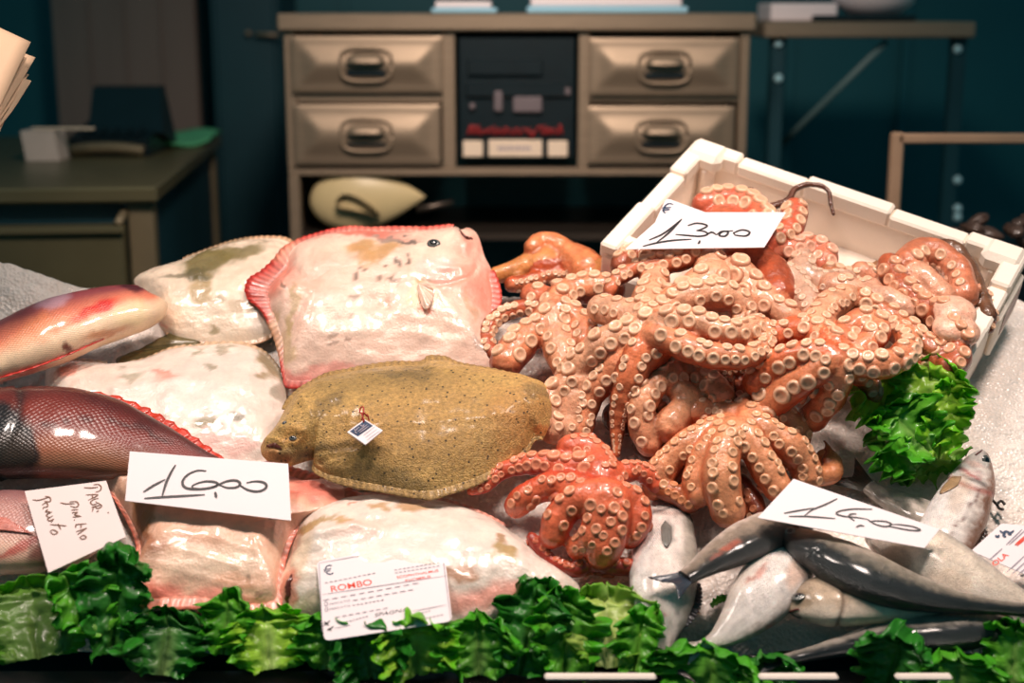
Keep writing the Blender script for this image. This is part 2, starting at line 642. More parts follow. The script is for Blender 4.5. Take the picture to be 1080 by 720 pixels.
    if FF:
        # one mesh for each unbroken run of fin
        cols = sorted({f[0] % nn for f in FF})
        runs, cur = [], [cols[0]]
        for q in cols[1:]:
            if q == cur[-1] + 1:
                cur.append(q)
            else:
                runs.append(cur)
                cur = [q]
        runs.append(cur)
        if len(runs) > 1 and runs[0][0] == 0 and runs[-1][-1] == nn - 1:
            runs[0] = runs.pop() + runs[0]
        for run in runs:
            if len(run) < 12:
                continue
            rset = set(run)
            F2 = [f for f in FF if f[0] % nn in rset]
            used = sorted({i for f in F2 for i in f})
            re = {v: i for i, v in enumerate(used)}
            mk('fringe_fin', FW[used], [tuple(re[i] for i in f) for f in F2], M[finskin or 'fin'], root, col=fcol[used], solid=.0012)

    def on_top(px, py):
        """surface point of the body at that place"""
        tp = W[:NR * NB]
        q = Q[:NR * NB]
        i = np.argmin((q[:, 0] - px) ** 2 + (q[:, 1] - py) ** 2)
        return tp[i]
    if tail:
        fan('tail_fin', root, [P2 for P2 in tail[0]], o, n, tail[1], tail[2] if len(tail) > 2 else .3 * T)
    for (poly, colr) in pect:
        fan('pectoral_fin', root, poly, on_top(*poly[0]), n, colr, .004)
    for (x, y, r) in eyes:
        c = on_top(x, y)
        s = r / pxm(c)
        mb = MB()
        mb.ball(c, (s * 1.25, s, s * .55), (e1, e2, n), m=0)
        mb.ball(c + n * s * .42, (s * .72, s * .55, s * .3), (e1, e2, n), m=1)
        mb.build('eye', [M['eye_ring'], M['eye_dark']], root)
    if mouth:
        pts = A([on_top(*p) + n * .0005 for p in catmull(mouth[0], 14)])
        mb = MB()
        tt = np.linspace(0, 1, 14)
        mb.tube(pts, mouth[1] / pxm(o) * (.35 + .65 * np.sin(math.pi * tt)), 8)
        mb.build('mouth', M[mouth[2]] if len(mouth) > 2 else M['mouth'], root)
    return root, on_top, n


def fan(name, parent, poly, o, n, colr, lift=.004, NU=40, NV=14):
    """a ribbed fin: poly = root point, then the free edge in order, taken onto plane (o, n)"""
    e = catmull([PPl(p[0], p[1], o, n) for p in poly[1:]], NU)
    r = PPl(poly[0][0], poly[0][1], o, n)
    V = []
    for i in range(NU):
        for j in range(NV):
            t = j / (NV - 1)
            ry = abs((i * 11 / NU) % 1 - .5) * 2
            V.append(r + (e[i] - r) * (.04 + .96 * t) + n * (lift * (1 - .6 * t) + .0022 * (ry - .5) * t + .004 * t * math.sin(i * .35)))
    V = A(V)
    c = np.array(np.broadcast_to(lin(colr), (len(V), 3)), float)
    ry = A([abs((i * 11 / NU) % 1 - .5) * 2 for i in range(NU) for j in range(NV)])
    c = c * (.7 + .45 * ry)[:, None]
    return mk(name, V, grid_faces(NU, NV), M['fin'], parent, col=c, solid=.0012)


# ------------------------------------------------------------------ round fish
def round_fish(name, label, st, h, skin, back, flank, belly, dorsal=1, roll=0.0, flat=.62, blots=(), gill=.24, tail=None, dors=None, eye=None,
               pect=None, group=None, mouth=True, gillcol=None, hh=None, NS=110, NA=56, seed=2, bline=.25, tailcol=(60, 60, 62), dorscol=None, lift=None):
    """st = (px, py, half height in px) from snout to tail root; dorsal = +1 when the back is on the left hand walking to the tail"""
    st = np.asarray(st, float)
    sp = catmull(st, NS)
    w = np.maximum(sp[:, 2], .8)
    o = P(sp[NS // 2, 0], sp[NS // 2, 1], h)
    s = 1 / pxm(o)
    w = w * s
    wl = flat * w
    if lift is None:
        hs = h + np.minimum(wl, wl.max()) * .9 + .25 * (wl.max() - wl)
    else:
        hs = h + np.interp(np.linspace(0, 1, NS), *lift) + wl
    C = A([P(a[0], a[1], z) for a, z in zip(sp, hs)])
    T = nrm(np.gradient(C, axis=0))
    Dd = nrm(np.cross(BN, T)) * dorsal
    Nn = nrm(np.cross(T, Dd)) * dorsal
    cr, sr = math.cos(math.radians(roll)), math.sin(math.radians(roll))
    D = Dd * cr + Nn * sr
    N = Nn * cr - Dd * sr
    t = np.linspace(0, 1, NS)
    a = np.linspace(0, 2 * math.pi, NA, endpoint=False)
    ca, sa = np.cos(a), np.sin(a)
    ex = .85
    ca2, sa2 = np.sign(ca) * np.abs(ca) ** ex, np.sign(sa) * np.abs(sa) ** ex
    TT, CA = np.meshgrid(t, ca, indexing='ij')
    # gill cover: the head is slightly proud, ending in a curved step
    ge = gill - .05 * CA ** 2
    hd = 1 + .04 * sstep(0, gill * .8, TT) * (1 - sstep(ge - .004, ge + .004, TT))
    hd = hd - .03 * np.exp(-((TT - ge - .012) / .010) ** 2)
    V = C[:, None, :] + hd[..., None] * (D[:, None, :] * (w[:, None] * ca2[None])[..., None] + N[:, None, :] * (wl[:, None] * sa2[None])[..., None])
    V = V.reshape(-1, 3)
    V = V + .0007 * fbm(V, 45, seed, 2)[:, None] * nrm(V - np.repeat(C, NA, 0))
    dv = np.tile(ca, NS) + (.12 * fbm(V, 30, seed, 3) + .16 * fbm(V, 160, seed + 2, 2) if skin == 'bass' else .12 * fbm(V, 30, seed, 3))
    m1, m2 = sstep(bline - .25, bline + .45, dv)[:, None], sstep(-.75, -.15, dv)[:, None]
    base = lin(belly) * (1 - m2) + lin(flank) * m2
    base = base * (1 - m1) + lin(back) * m1
    if gillcol is not None:
        g = np.exp(-((TT - ge - .008) / .014) ** 2).reshape(-1, 1) * .8
        base = base * (1 - g) + lin(gillcol) * g
    if skin == 'bass':
        st_ = np.sin(np.tile(a, NS) * 34 + 1.2 * fbm(V, 25, seed, 2))
        base = base * (1 - .09 * np.clip(st_, 0, 1))[:, None]
    uv = np.stack([np.repeat(t, NA), np.tile(np.abs(a / math.pi - 1), NS)], 1)
    F = grid_faces(NS, NA, True)
    F.append(tuple(range(NA)))
    F.append(tuple((NS - 1) * NA + k for k in range(NA))[::-1])
    root = thing(name, o, label, 'fish', group)
    mk('body', V, F, M[skin], root, col=paint(V, base, blots, seed=seed, warp=4), uv=uv)

    def surf(tt, cc, off=0.0):
        i = int(round(tt * (NS - 1)))
        s_ = math.sqrt(max(0, 1 - cc * cc))
        return C[i] + D[i] * w[i] * np.sign(cc) * abs(cc) ** ex * 1.03 + N[i] * (wl[i] * s_ ** ex * 1.03 + off)
    if eye:
        te, ce, r = eye
        c = surf(te, ce)
        i = int(te * (NS - 1))
        nn = nrm(c - C[i])
        x = nrm(np.cross(nn, T[i]))
        y = np.cross(nn, x)
        r = r * s
        mb = MB()
        mb.ball(c - nn * r * .05, (r, r, r * .30), (x, y, nn), m=0)
        mb.ball(c + nn * r * .09, (r * .62, r * .62, r * .22), (x, y, nn), m=1)
        mb.build('eye', [M['eye_ring'], M['eye_dark']], root)
    if mouth:
        mb = MB()
        pts = A([surf(.012 + .075 * q, -.12 - .25 * q, .0002) for q in np.linspace(0, 1, 8)])
        mb.tube(pts, .0016, 6)
        mb.build('mouth', M['mouth'], root)
    if tail:
        L, hw, col2 = tail[0] * s, tail[1] * s, tail[2]
        bend = tail[3] if len(tail) > 3 else 0
        Vt = []
        NU, NV = 33, 12
        for i in range(NU):
            q = i / (NU - 1) * 2 - 1
            ln = L * (.62 + .38 * abs(q) ** 1.3)
            for j in range(NV):
                v = j / (NV - 1)
                ry = abs((i * 9 / NU) % 1 - .5) * 2
                Vt.append(C[-1] - T[-1] * .006 + T[-1] * ln * v + D[-1] * (w[-1] * q * .9 * (1 - v) + hw * q * v) + N[-1] * (.0015 * (ry - .5) * v + .004 * math.sin(q * 3) * v + bend * s * v * v))
        c = np.array(np.broadcast_to(lin(col2), (NU * NV, 3)))
        c = c * (.75 + .4 * A([abs((i * 9 / NU) % 1 - .5) * 2 for i in range(NU) for j in range(NV)]))[:, None]
        mk('tail_fin', A(Vt), grid_faces(NU, NV), M['fin'], root, col=c, solid=.0014)
    if dors:
        for (t0, t1, hg, sgn, nm, colr) in dors:
            NU, NV = 80, 5
            Vt = []
            for i in range(NU):
                q = i / (NU - 1)
                tt = t0 + (t1 - t0) * q
                k = int(round(tt * (NS - 1)))
                ry = abs((q * 12) % 1 - .5) * 2
                hgt = hg * s * math.sin(math.pi * min(1, .12 + q * .9)) ** .5 * (.72 + .28 * ry)
                for j in range(NV):
                    v = j / (NV - 1)
                    Vt.append(C[k] + sgn * D[k] * (w[k] * .96 + hgt * v) + T[k] * hgt * .5 * v + N[k] * .001 * (ry - .5))
            mk(nm, A(Vt), grid_faces(NU, NV), M['fin'], root, col=np.array(np.broadcast_to(lin(colr), (NU * NV, 3))), solid=.0012)
    if pect and pect[0] == 'poly':
        bvh = BVHTree.FromPolygons([tuple(v) for v in V], [tuple(f) for f in F])
        e = catmull(pect[1][1:], 30)
        r0 = A(pect[1][0], float)
        Vt = []
        for i in range(30):
            for j in range(10):
                v = j / 9
                px = r0 + (e[i] - r0) * (.03 + .97 * v)
                d = nrm(ray(*px))
                hit = bvh.ray_cast(Vector(CAM), Vector(d))
                p = A(hit[0]) + BN * (.0012 + .0015 * v * abs((i * 8 / 30) % 1 - .5)) if hit[0] is not None else P(px[0], px[1], h + .004)
                Vt.append(p)
        ryc = A([.75 + .5 * abs((i * 8 / 30) % 1 - .5) for i in range(30) for j in range(10)])[:, None]
        mk('pectoral_fin', A(Vt), grid_faces(30, 10), M['fin'], root, col=lin(pect[2]) * ryc, solid=.001)
    elif pect:
        tp, cp, L, ang, colr = pect
        i = int(tp * (NS - 1))
        c = surf(tp, cp, .0008)
        L *= s
        NU, NV = 21, 10
        Vt = []
        nn = nrm(c - C[i])
        for a_ in range(NU):
            q = a_ / (NU - 1) * 2 - 1
            an = math.radians(ang + 17 * q)
            d_ = T[i] * math.cos(an) + nrm(np.cross(nn, T[i])) * math.sin(an)
            for j in range(NV):
                v = j / (NV - 1)
                ry = abs((a_ * 6 / NU) % 1 - .5) * 2
                pp = c + d_ * L * (1 - .25 * q * q) * v
                k = int(np.clip(round(i + np.dot(pp - C[i], T[i]) / (np.linalg.norm(C[-1] - C[0]) / NS)), 0, NS - 1))
                # lie along the flank
                dd = np.dot(pp - C[k], D[k]) / (w[k] + 1e-6)
                dd = float(np.clip(dd, -.95, .95))
                pz = C[k] + D[k] * dd * w[k] + N[k] * (wl[k] * (1 - abs(dd) ** (2 / ex)) ** (ex / 2) * 1.05 + .0012 + .001 * ry * v)
                Vt.append(pz)
        c2 = np.array(np.broadcast_to(lin(colr), (NU * NV, 3)))
        mk('pectoral_fin', A(Vt), grid_faces(NU, NV), M['fin'], root, col=c2, solid=.001)
    return root


# ------------------------------------------------------------------ octopus
RS = 1.12
TIN, TOUT, TSU = A([.86, .66, .56]), A([.76, .52, .42]), A([.92, .78, .70])
from mathutils.bvhtree import BVHTree


def octopus(label, arms, blobs=(), skin_in=(238, 170, 130), skin_out=(190, 100, 62), suck=(250, 214, 184), webs=(), voxel=.0029, seed=1, smooth=5, extra=None, face=(.55, .65)):
    """arms: (h0 cm, h1 cm, r0 px, r1 px, [(px, py), ...], options); blobs: (px, py, h cm, r px[, squash]); webs: (radius px, list of points, h)"""
    mb = MB()
    samp, suckers = [], []
    cen = []
    for ai, arm in enumerate(arms):
        h0, h1, r0, r1, pts = arm[:5]
        op = arm[5] if len(arm) > 5 else {}
        k = len(pts)
        hv = op.get('h') or list(np.linspace(h0, h1, k))
        rough = np.array([[p[0], p[1], hv[i]] for i, p in enumerate(pts)], float)
        L = np.linalg.norm(np.diff(rough[:, :2], axis=0), axis=1).sum()
        n = max(10, int(L / 2.2))
        q = catmull(rough, n)
        W = A([P(a[0], a[1], a[2] / 100) for a in q])
        tt = np.linspace(0, 1, n)
        rp = (r0 + (r1 - r0) * tt ** op.get('tp', 1.0)) * RS
        if op.get('fat'):
            rp = rp * (1 + op['fat'] * np.sin(math.pi * tt) ** 1.5)
        s = 1 / pxm(W[n // 2])
        R = rp * s
        T = nrm(np.gradient(W, axis=0))
        base = nrm(nrm(CAM - W) * face[0] + BN * face[1])
        S = nrm(base - T * np.sum(base * T, 1, keepdims=True))
        X = np.cross(T, S)
        ang = math.radians(op.get('turn', 0)) + np.linspace(0, 1, n) * math.radians(op.get('twist', 0))
        S2 = S * np.cos(ang)[:, None] + X * np.sin(ang)[:, None]
        X2 = np.cross(T, S2)
        # bumpy muscle rings along the arm
        ring = 1 + .05 * np.sin(np.cumsum(np.linalg.norm(np.gradient(W, axis=0), axis=1)) / (R + 1e-6) * 2.6)
        mb.tube(W, R * ring, 12)
        mb.ball(W[-1], R[-1] * .98, n=10, k=6)
        mb.ball(W[0], R[0], n=10, k=6)
        ci, co = lin(op.get('cin', skin_in)) * TIN, lin(op.get('cout', skin_out)) * TOUT
        for i in range(0, n, 2):
            samp.append((W[i], S2[i], R[i], ci, co))
        cen.append(W.mean(0))
        if op.get('bare'):
            continue
        # two rows of suckers, alternating, shrinking with the arm
        ln = np.concatenate([[0], np.cumsum(np.linalg.norm(np.diff(W, axis=0), axis=1))])
        pos, k = ln[-1] * op.get('s0', .03), 0
        lr = np.random.default_rng(seed * 100 + ai)
        while pos < ln[-1] * op.get('s1', .985):
            i = int(np.clip(np.searchsorted(ln, pos), 0, n - 1))
            rs = R[i] * min(.47, 1.02 * op.get('ss', .37)) * lr.uniform(.86, 1.1)
            side = 1 if k % 2 else -1
            an = side * math.radians(op.get('sp', 34)) + lr.normal(0, .05)
            d = S2[i] * math.cos(an) + X2[i] * math.sin(an)
            tl = nrm(d + T[i] * lr.normal(0, .12) + X2[i] * lr.normal(0, .10))
            suckers.append((W[i] + d * (R[i] * ring[i] * .97), tl, rs, T[i], op.get('suck', suck), W[i], R[i]))
            pos += rs * op.get('sd', .9)
            k += 1
    for b in blobs:
        c = P(b[0], b[1], b[2] / 100)
        r = b[3] / pxm(c)
        sq = b[4] if len(b) > 4 else .7
        mb.ball(c, (r, r, r * sq), (CR, BU, BN), n=20, k=12)
        cb = (lin(b[5]) if len(b) > 5 else lin(skin_in)) * TIN
        samp.append((c, BN, r, cb, cb if len(b) > 5 else lin(skin_out) * TOUT))
        cen.append(c)
    for w in webs:
        # skin stretched between arms: a thin slab over a polygon of places
        pts, h0, th = w[0], w[1], w[2]
        hs = [h0] * len(pts) if np.isscalar(h0) else h0
        ring_ = A([P(p[0], p[1], z / 100) for p, z in zip(pts, hs)])
        c = ring_.mean(0) + BN * (w[3] if len(w) > 3 else .004)
        nseg = 6
        m_ = len(pts)
        V, F = [], []
        for sgn in (1, -1):
            b0 = len(V)
            for q in range(nseg + 1):
                f = q / nseg
                for p in ring_:
                    V.append(c + (p - c) * f + BN * sgn * th * (1 - .5 * f))
            for q in range(nseg):
                for j in range(m_):
                    a0, a1 = b0 + q * m_ + j, b0 + q * m_ + (j + 1) % m_
                    F.append((a0, a1, a1 + m_, a0 + m_) if sgn > 0 else (a0, a0 + m_, a1 + m_, a1))
        o0 = nseg * m_
        o1 = (nseg + 1) * m_ + nseg * m_
        for j in range(m_):
            F.append((o0 + j, o0 + (j + 1) % m_, o1 + (j + 1) % m_, o1 + j))
        mb.add(V, F)
        samp.append((c, BN, .03, lin(skin_in) * TIN, lin(skin_out) * TOUT))
    tmp = bpy.data.meshes.new('octopus_tmp')
    tmp.from_pydata(mb.V, [], mb.F)
    ob = bpy.data.objects.new('octopus_tmp', tmp)
    COL.objects.link(ob)
    rm = ob.modifiers.new('r', 'REMESH')
    rm.mode = 'VOXEL'
    rm.voxel_size = voxel
    dg = bpy.context.evaluated_depsgraph_get()
    me = bpy.data.meshes.new_from_object(ob.evaluated_get(dg))
    V = np.empty(len(me.vertices) * 3)
    me.vertices.foreach_get('co', V)
    V = V.reshape(-1, 3)
    F = [tuple(p.vertices) for p in me.polygons]
    E_ = np.empty(len(me.edges) * 2, int)
    me.edges.foreach_get('vertices', E_)
    E_ = E_.reshape(-1, 2)
    bpy.data.objects.remove(ob)
    bpy.data.meshes.remove(tmp)
    bpy.data.meshes.remove(me)
    deg = np.bincount(E_.ravel(), minlength=len(V))[:, None]
    for it in range(smooth):
        acc = np.zeros_like(V)
        np.add.at(acc, E_[:, 0], V[E_[:, 1]])
        np.add.at(acc, E_[:, 1], V[E_[:, 0]])
        V = V + (.55 if it % 2 == 0 else -.3 if it < smooth - 1 else .5) * (acc / deg - V)
    V = V + (.0008 * fbm(V, 90, seed, 3))[:, None] * BN
    kd = KDTree(len(samp))
    for i, s_ in enumerate(samp):
        kd.insert(Vector(s_[0]), i)
    kd.balance()
    col = np.empty((len(V), 3))
    for vi, v in enumerate(V):
        best, bd = None, 1e9
        for (co_, i, d) in kd.find_n(Vector(v), 4):
            q = abs(d - samp[i][2])
            if q < bd:
                bd, best = q, i
        c, S, R, ci, cu = samp[best]
        f = float(np.dot(nrm(v - c), S))
        f = min(1, max(0, (f - .22) / .68))
        f = f * f * (3 - 2 * f)
        col[vi] = ci * f + cu * (1 - f)
    nz = fbm(V, 70, seed + 3, 4)[:, None]
    col = col * (1 + .16 * nz)
    mi = [0] * len(F)
    # suckers: rimmed cups
    prof = [(1.16, -.4), (1.08, .0), (.98, .20), (.84, .30), (.66, .29), (.50, .19), (.24, .15), (.0, .18)]
    NSg = 12
    VV, FF, CC = [V], list(F), [col]
    b = len(V)
    bv = BVHTree.FromPolygons([tuple(v) for v in V], F)
    placed = []
    for (c, d, rs, T, sc_, ctr, R_) in suckers:
        hit = bv.ray_cast(Vector(ctr + d * R_ * 2.2), Vector(-d))
        if hit[0] is not None:
            off = float(np.dot(A(hit[0]) - ctr, d)) / R_
            if off > 1.75:
                continue
            c = A(hit[0])
            nn_ = A(hit[1])
            if any((c - pc_) @ (c - pc_) < (.76 * (rs + pr_)) ** 2 for pc_, pr_ in placed):
                continue
            placed.append((c, rs))
            d = nrm(d * .45 + nn_ * .55 * (1 if np.dot(nn_, d) > 0 else -1))
        x = nrm(np.cross(d, T))
        y = np.cross(d, x)
        sc_ = lin(sc_) * TSU * RNG.uniform(.92, 1.05)
        ring_ = []
        for (pr, pz) in prof:
            for k in range(NSg):
                a = 2 * math.pi * k / NSg
                ring_.append(c + rs * (pr * (x * math.cos(a) + y * math.sin(a)) + d * pz))
        VV.append(A(ring_))
        cc = np.empty((len(ring_), 3))
        for i in range(len(prof)):
            tone = (.75, .85, 1.0, 1.04, 1.02, .92, .90, .96)[i]
            mixr = (.9, .55, .15, 0, 0, .25, .2, .15)[i]
            cc[i * NSg:(i + 1) * NSg] = sc_ * tone * (1 - mixr) + lin(skin_in) * TIN * mixr * tone
        CC.append(cc)
        for i in range(len(prof) - 1):
            for k in range(NSg):
                k2 = (k + 1) % NSg
                FF.append((b + i * NSg + k, b + i * NSg + k2, b + (i + 1) * NSg + k2, b + (i + 1) * NSg + k))
                mi.append(1)
        b += len(ring_)
    o = mk('octopus', np.concatenate(VV), FF, [M['octo'], M['sucker']], None, mi=mi, col=np.concatenate(CC))
    tag(o, label, 'octopus', None)
    return o


# ------------------------------------------------------------------ lettuce
def lettuce_leaf(label, bp, tp, hb, ht, wpx, seed, rib=(205, 222, 150), green=(96, 170, 40), edge=(52, 130, 22), frill=1.0, curl=.25, cup=.25, face=None, group=None, NU=96, NV=72, lean=0.0, pale=.5, cat='lettuce'):
    B, T_ = P(bp[0], bp[1], hb), P(tp[0], tp[1], ht)
    L = np.linalg.norm(T_ - B)
    ax = (T_ - B) / L
    f = nrm(nrm(CAM - B) * .55 + BN * .2 + A([0, 0, .5])) if face is None else nrm(A(face))
    n = nrm(f - ax * np.dot(f, ax))
    sd = np.cross(ax, n)
    if lean:
        a = math.radians(lean)
        n, sd = n * math.cos(a) + sd * math.sin(a), sd * math.cos(a) - n * math.sin(a)
    w = wpx / pxm(B)
    u, v = np.meshgrid(np.linspace(0, 1, NU), np.linspace(-1, 1, NV), indexing='ij')
    ph = seed * 1.7
    W = w * (.30 + .70 * np.sin(math.pi * np.clip(.06 + .80 * u, 0, 1)) ** .8)
    W = W * (1 + .10 * np.sin(u * 21 + ph) * np.abs(v) + .07 * np.sin(u * 57 + 2 * ph) * np.abs(v) + .04 * np.sin(u * 113 + ph) * np.abs(v))
    ed = np.maximum(np.abs(v) ** 2.2, sstep(.62, 1.0, u) * .9)
    up = u * (1 - .16 * np.abs(v) ** 2 * sstep(.5, 1, u))
    q = np.stack([u * L, v * w, np.full_like(u, ph)], -1)
    amp = frill * ed
    z = amp * (.022 * np.sin((u * 17 + 3.0 * v * (u > .7) + np.sign(v) * 1.3) * 1.7 + ph) * .6 + .013 * fbm(q, 34, seed, 2) + .005 * fbm(q, 95, seed + 4, 2) + .003 * sstep(.55, .9, np.abs(v)) * np.sin(u * 88 + 3 * fbm(q, 25, seed + 6, 2)))
    z = z + cup * w * np.abs(v) ** 1.6 - curl * L * u ** 2 + .004 * fbm(q, 60, seed + 7, 2)
    # ribs and veins stand out
    vein = np.exp(-(v / .07) ** 2) * (1 - .8 * u)
    z = z - .006 * vein + .0010 * np.abs(np.sin((u * 7 + np.abs(v) * 2.4) * math.pi)) * (1 - np.exp(-(v / .2) ** 2))
    dx = amp * .007 * fbm(q + 5, 70, seed + 2, 2)
    du = amp * .008 * fbm(q + 9, 70, seed + 3, 2)
    V = B + ax * (up * L + du)[..., None] + sd * (v * W + dx)[..., None] + n * z[..., None]
    V = V.reshape(-1, 3)
    pal = (pale * np.clip(np.exp(-((v + .1 * fbm(q, 30, seed + 1, 2)) / (.30 - .22 * u)) ** 2) * (1.05 - .9 * u), 0, 1)).reshape(-1, 1)
    e = sstep(.35, .95, ed + .18 * fbm(q, 40, seed + 8, 2)).reshape(-1, 1)
    c = lin(green) * (1 - e) + lin(edge) * e
    c = c * (1 - pal) + lin(rib) * pal
    F = grid_faces(NU, NV)
    o = mk('lettuce_leaf', V, F, M['leaf'], None, col=c, solid=.0009)
    return tag(o, label, cat, group)


# ------------------------------------------------------------------ writing
def ribbon(mb, pts3, wid, n, m=0, lift=.0007):
    pts3 = np.asarray(pts3)
    T = nrm(np.gradient(pts3, axis=0))
    S = np.cross(n, T)
    wid = np.broadcast_to(np.asarray(wid, float), (len(pts3),))[:, None]
    V = np.concatenate([pts3 + S * wid + n * lift, pts3 - S * wid + n * lift])
    k = len(pts3)
    mb.add(V, [(i, i + 1, k + i + 1, k + i) for i in range(k - 1)], m)


class Card:
    def __init__(s, name, label, quad, h, mat, cat, tilt=(0, 0), thick=.0011, group=None, round_=0.0, bow=0.0):
        s.o = P(np.mean([q[0] for q in quad]), np.mean([q[1] for q in quad]), h)
        s.n = nrm(BN + CR * math.tan(math.radians(tilt[0])) + BU * math.tan(math.radians(tilt[1])))
        s.root = thing(name, s.o, label, cat, group)
        s.bow = bow
        q3 = [s.at(*q) for q in quad]
        s.u = nrm(q3[1] - q3[0])
        s.v = nrm(np.cross(s.n, s.u))
        ring = []
        if round_:
            r = round_ / pxm(s.o)
            for i in range(4):
                p, a, b = q3[i], q3[i - 1], q3[(i + 1) % 4]
                da, db = nrm(a - p), nrm(b - p)
                for k in range(6):
                    t = k / 5
                    ring.append(p + da * r * (1 - t) ** 2 + db * r * t ** 2)
        else:
            for i in range(4):
                for k in range(10):
                    ring.append(q3[i] + (q3[(i + 1) % 4] - q3[i]) * k / 10)
        ring = A(ring)
        c = ring.mean(0)
        V, F = [], []
        m_ = len(ring)
        K = 8
        for sg in (1, -1):
            b0 = len(V)
            V.extend(s.bend(c + (ring - c) * (k + .001) / (K + .001)) + s.n * sg * thick / 2 for k in range(K + 1))
            V = [np.asarray(x) for x in V]
        VV = np.concatenate(V)
        for side in (0, 1):
            off = side * (K + 1) * m_
            for k in range(K):
                for j in range(m_):
                    a, b = off + k * m_ + j, off + k * m_ + (j + 1) % m_
                    F.append((a, b, b + m_, a + m_) if side else (a, a + m_, b + m_, b))
        a0, a1 = K * m_, (K + 1) * m_ + K * m_
        for j in range(m_):
            F.append((a0 + j, a0 + (j + 1) % m_, a1 + (j + 1) % m_, a1 + j))
        mk('card', VV, F, mat, s.root, smooth=False)
        s.th = thick

    def at(s, px, py):
        return PPl(px, py, s.o, s.n)

    def bend(s, V):
        if not s.bow:
            return V
        d = (V - s.o) @ s.u
        return V + s.n * (s.bow * (d * d) * 10)[:, None]

    def strokes(s, name, lines, wpx, mat):
        mb = MB()
        w = wpx / pxm(s.o) / 2
        for ln in lines:
            q = catmull(ln, max(8, 7 * len(ln))) if len(ln) > 2 else np.linspace(ln[0], ln[1], 8)
            t = np.linspace(0, 1, len(q))
            W = s.bend(A([s.at(*p) for p in q]))
            ribbon(mb, W, w * (.55 + .6 * np.sin(math.pi * np.clip(t * 1.05, 0, 1)) ** .6), s.n, lift=s.th / 2 + .0009)
        return mb.build(name, mat, s.root, smooth=False)

    def text(s, name, txt, a, b, hpx, mat, shear=0.0, bold=0.0):
        """txt written along the line a -> b (places in the photo), letters hpx tall"""
        cu = bpy.data.curves.new('txt', 'FONT')
        cu.body = txt
        cu.shear = shear
        cu.offset = bold
        ob = bpy.data.objects.new('txt', cu)
        COL.objects.link(ob)
        dg = bpy.context.evaluated_depsgraph_get()
        me = bpy.data.meshes.new_from_object(ob.evaluated_get(dg))
        V = np.empty(len(me.vertices) * 3)
        me.vertices.foreach_get('co', V)
        V = V.reshape(-1, 3)
        F = [tuple(p.vertices) for p in me.polygons]
        bpy.data.objects.remove(ob)
        bpy.data.meshes.remove(me)
        V[:, 0] -= V[:, 0].min()
        wd = V[:, 0].max()
        pa, pb = s.at(*a), s.at(*b)
        ex = (pb - pa) / wd
        ey = nrm(np.cross(s.n, ex)) * hpx / pxm(s.o) / .7
        W = s.bend(pa + V[:, :1] * ex + V[:, 1:2] * ey) + s.n * (s.th / 2 + .0004)
        return mk(name, W, F, mat, s.root, smooth=False)
# ================================================================== THE PLACE
def setting(name, mb, mats, smooth=False):
    o = mb.build(name, mats, None, smooth)
    o['kind'] = 'structure'
    return o


mb = MB(); mb.box((-4, -1.5, -.1), (4, 5.6, 0)); setting('floor', mb, M['floor'])
mb = MB()
mb.box((-4, 5.3, 0), (4, 5.45, 3.2))
for x in (-1.62, -.62, .55, 1.0, 1.42, 2.1):
    mb.box((x, 5.275, 0), (x + .03, 5.31, 3.2))
setting('wall_back', mb, M['teal'])

# ------------------------------------------------ steel drawer cabinet
YC = 3.75
def pc(px, py, dy=0.0):
    q = PY(px, py, YC)
    return A([q[0], YC + dy, q[2]])
x0, x1 = pc(297, 100)[0], pc(793, 100)[0]
zt, zb = pc(500, 14)[2], pc(500, 33)[2]
cab = thing('drawer_cabinet', ((x0 + x1) / 2, YC + .3, 0), 'brushed steel cabinet with four drawers standing behind the fish stall', 'cabinet')
mb = MB()
zr = pc(500, 178)[2]
zr2 = pc(500, 186)[2]
xs = [pc(p, 100)[0] for p in (300, 312, 466, 480, 610, 622, 780, 790)]
for a, b in ((0, 1), (2, 3), (4, 5), (6, 7)):
    mb.box((xs[a], YC + .012, zr), (xs[b], YC + .05, zb), bev=.003)
mb.box((xs[0], YC + .012, zr2), (xs[7], YC + .06, zr), bev=.003)
for z in (pc(400, 103)[2],):
    for a, b in ((1, 2), (5, 6)):
        mb.box((xs[a], YC + .016, z - .012), (xs[b], YC + .05, z + .012), bev=.002)
for a, b in ((0, 1), (6, 7)):
    mb.box((xs[a], YC + .012, 0), (xs[b], YC + .05, zr2), bev=.003)
    mb.box((xs[a], YC + .55, 0), (xs[b], YC + .59, zb), bev=.003)
for a in (0, 7):
    s_ = .012 if a == 0 else -.012
    mb.box((xs[a], YC + .05, .5), (xs[a] + s_, YC + .55, zb))
mb.build('frame', M['steel'], cab, False)
mb = MB(); mb.box((xs[0], YC + .56, .12), (xs[7], YC + .58, zb)); mb.build('back_panel', M['teal'], cab, False)
zs_ = PY(388, 241, YC + .09)[2]
mb = MB(); mb.box((xs[0], YC + .02, zs_ - .02), (xs[7], YC + .56, zs_ - .002)); mb.build('lower_shelf', M['steel_dark'], cab, False)
mb = MB(); mb.box((x0 - .005, YC - .01, zb), (x1 + .005, YC + .62, zt), bev=.006); mb.build('top', M['steel'], cab, False)
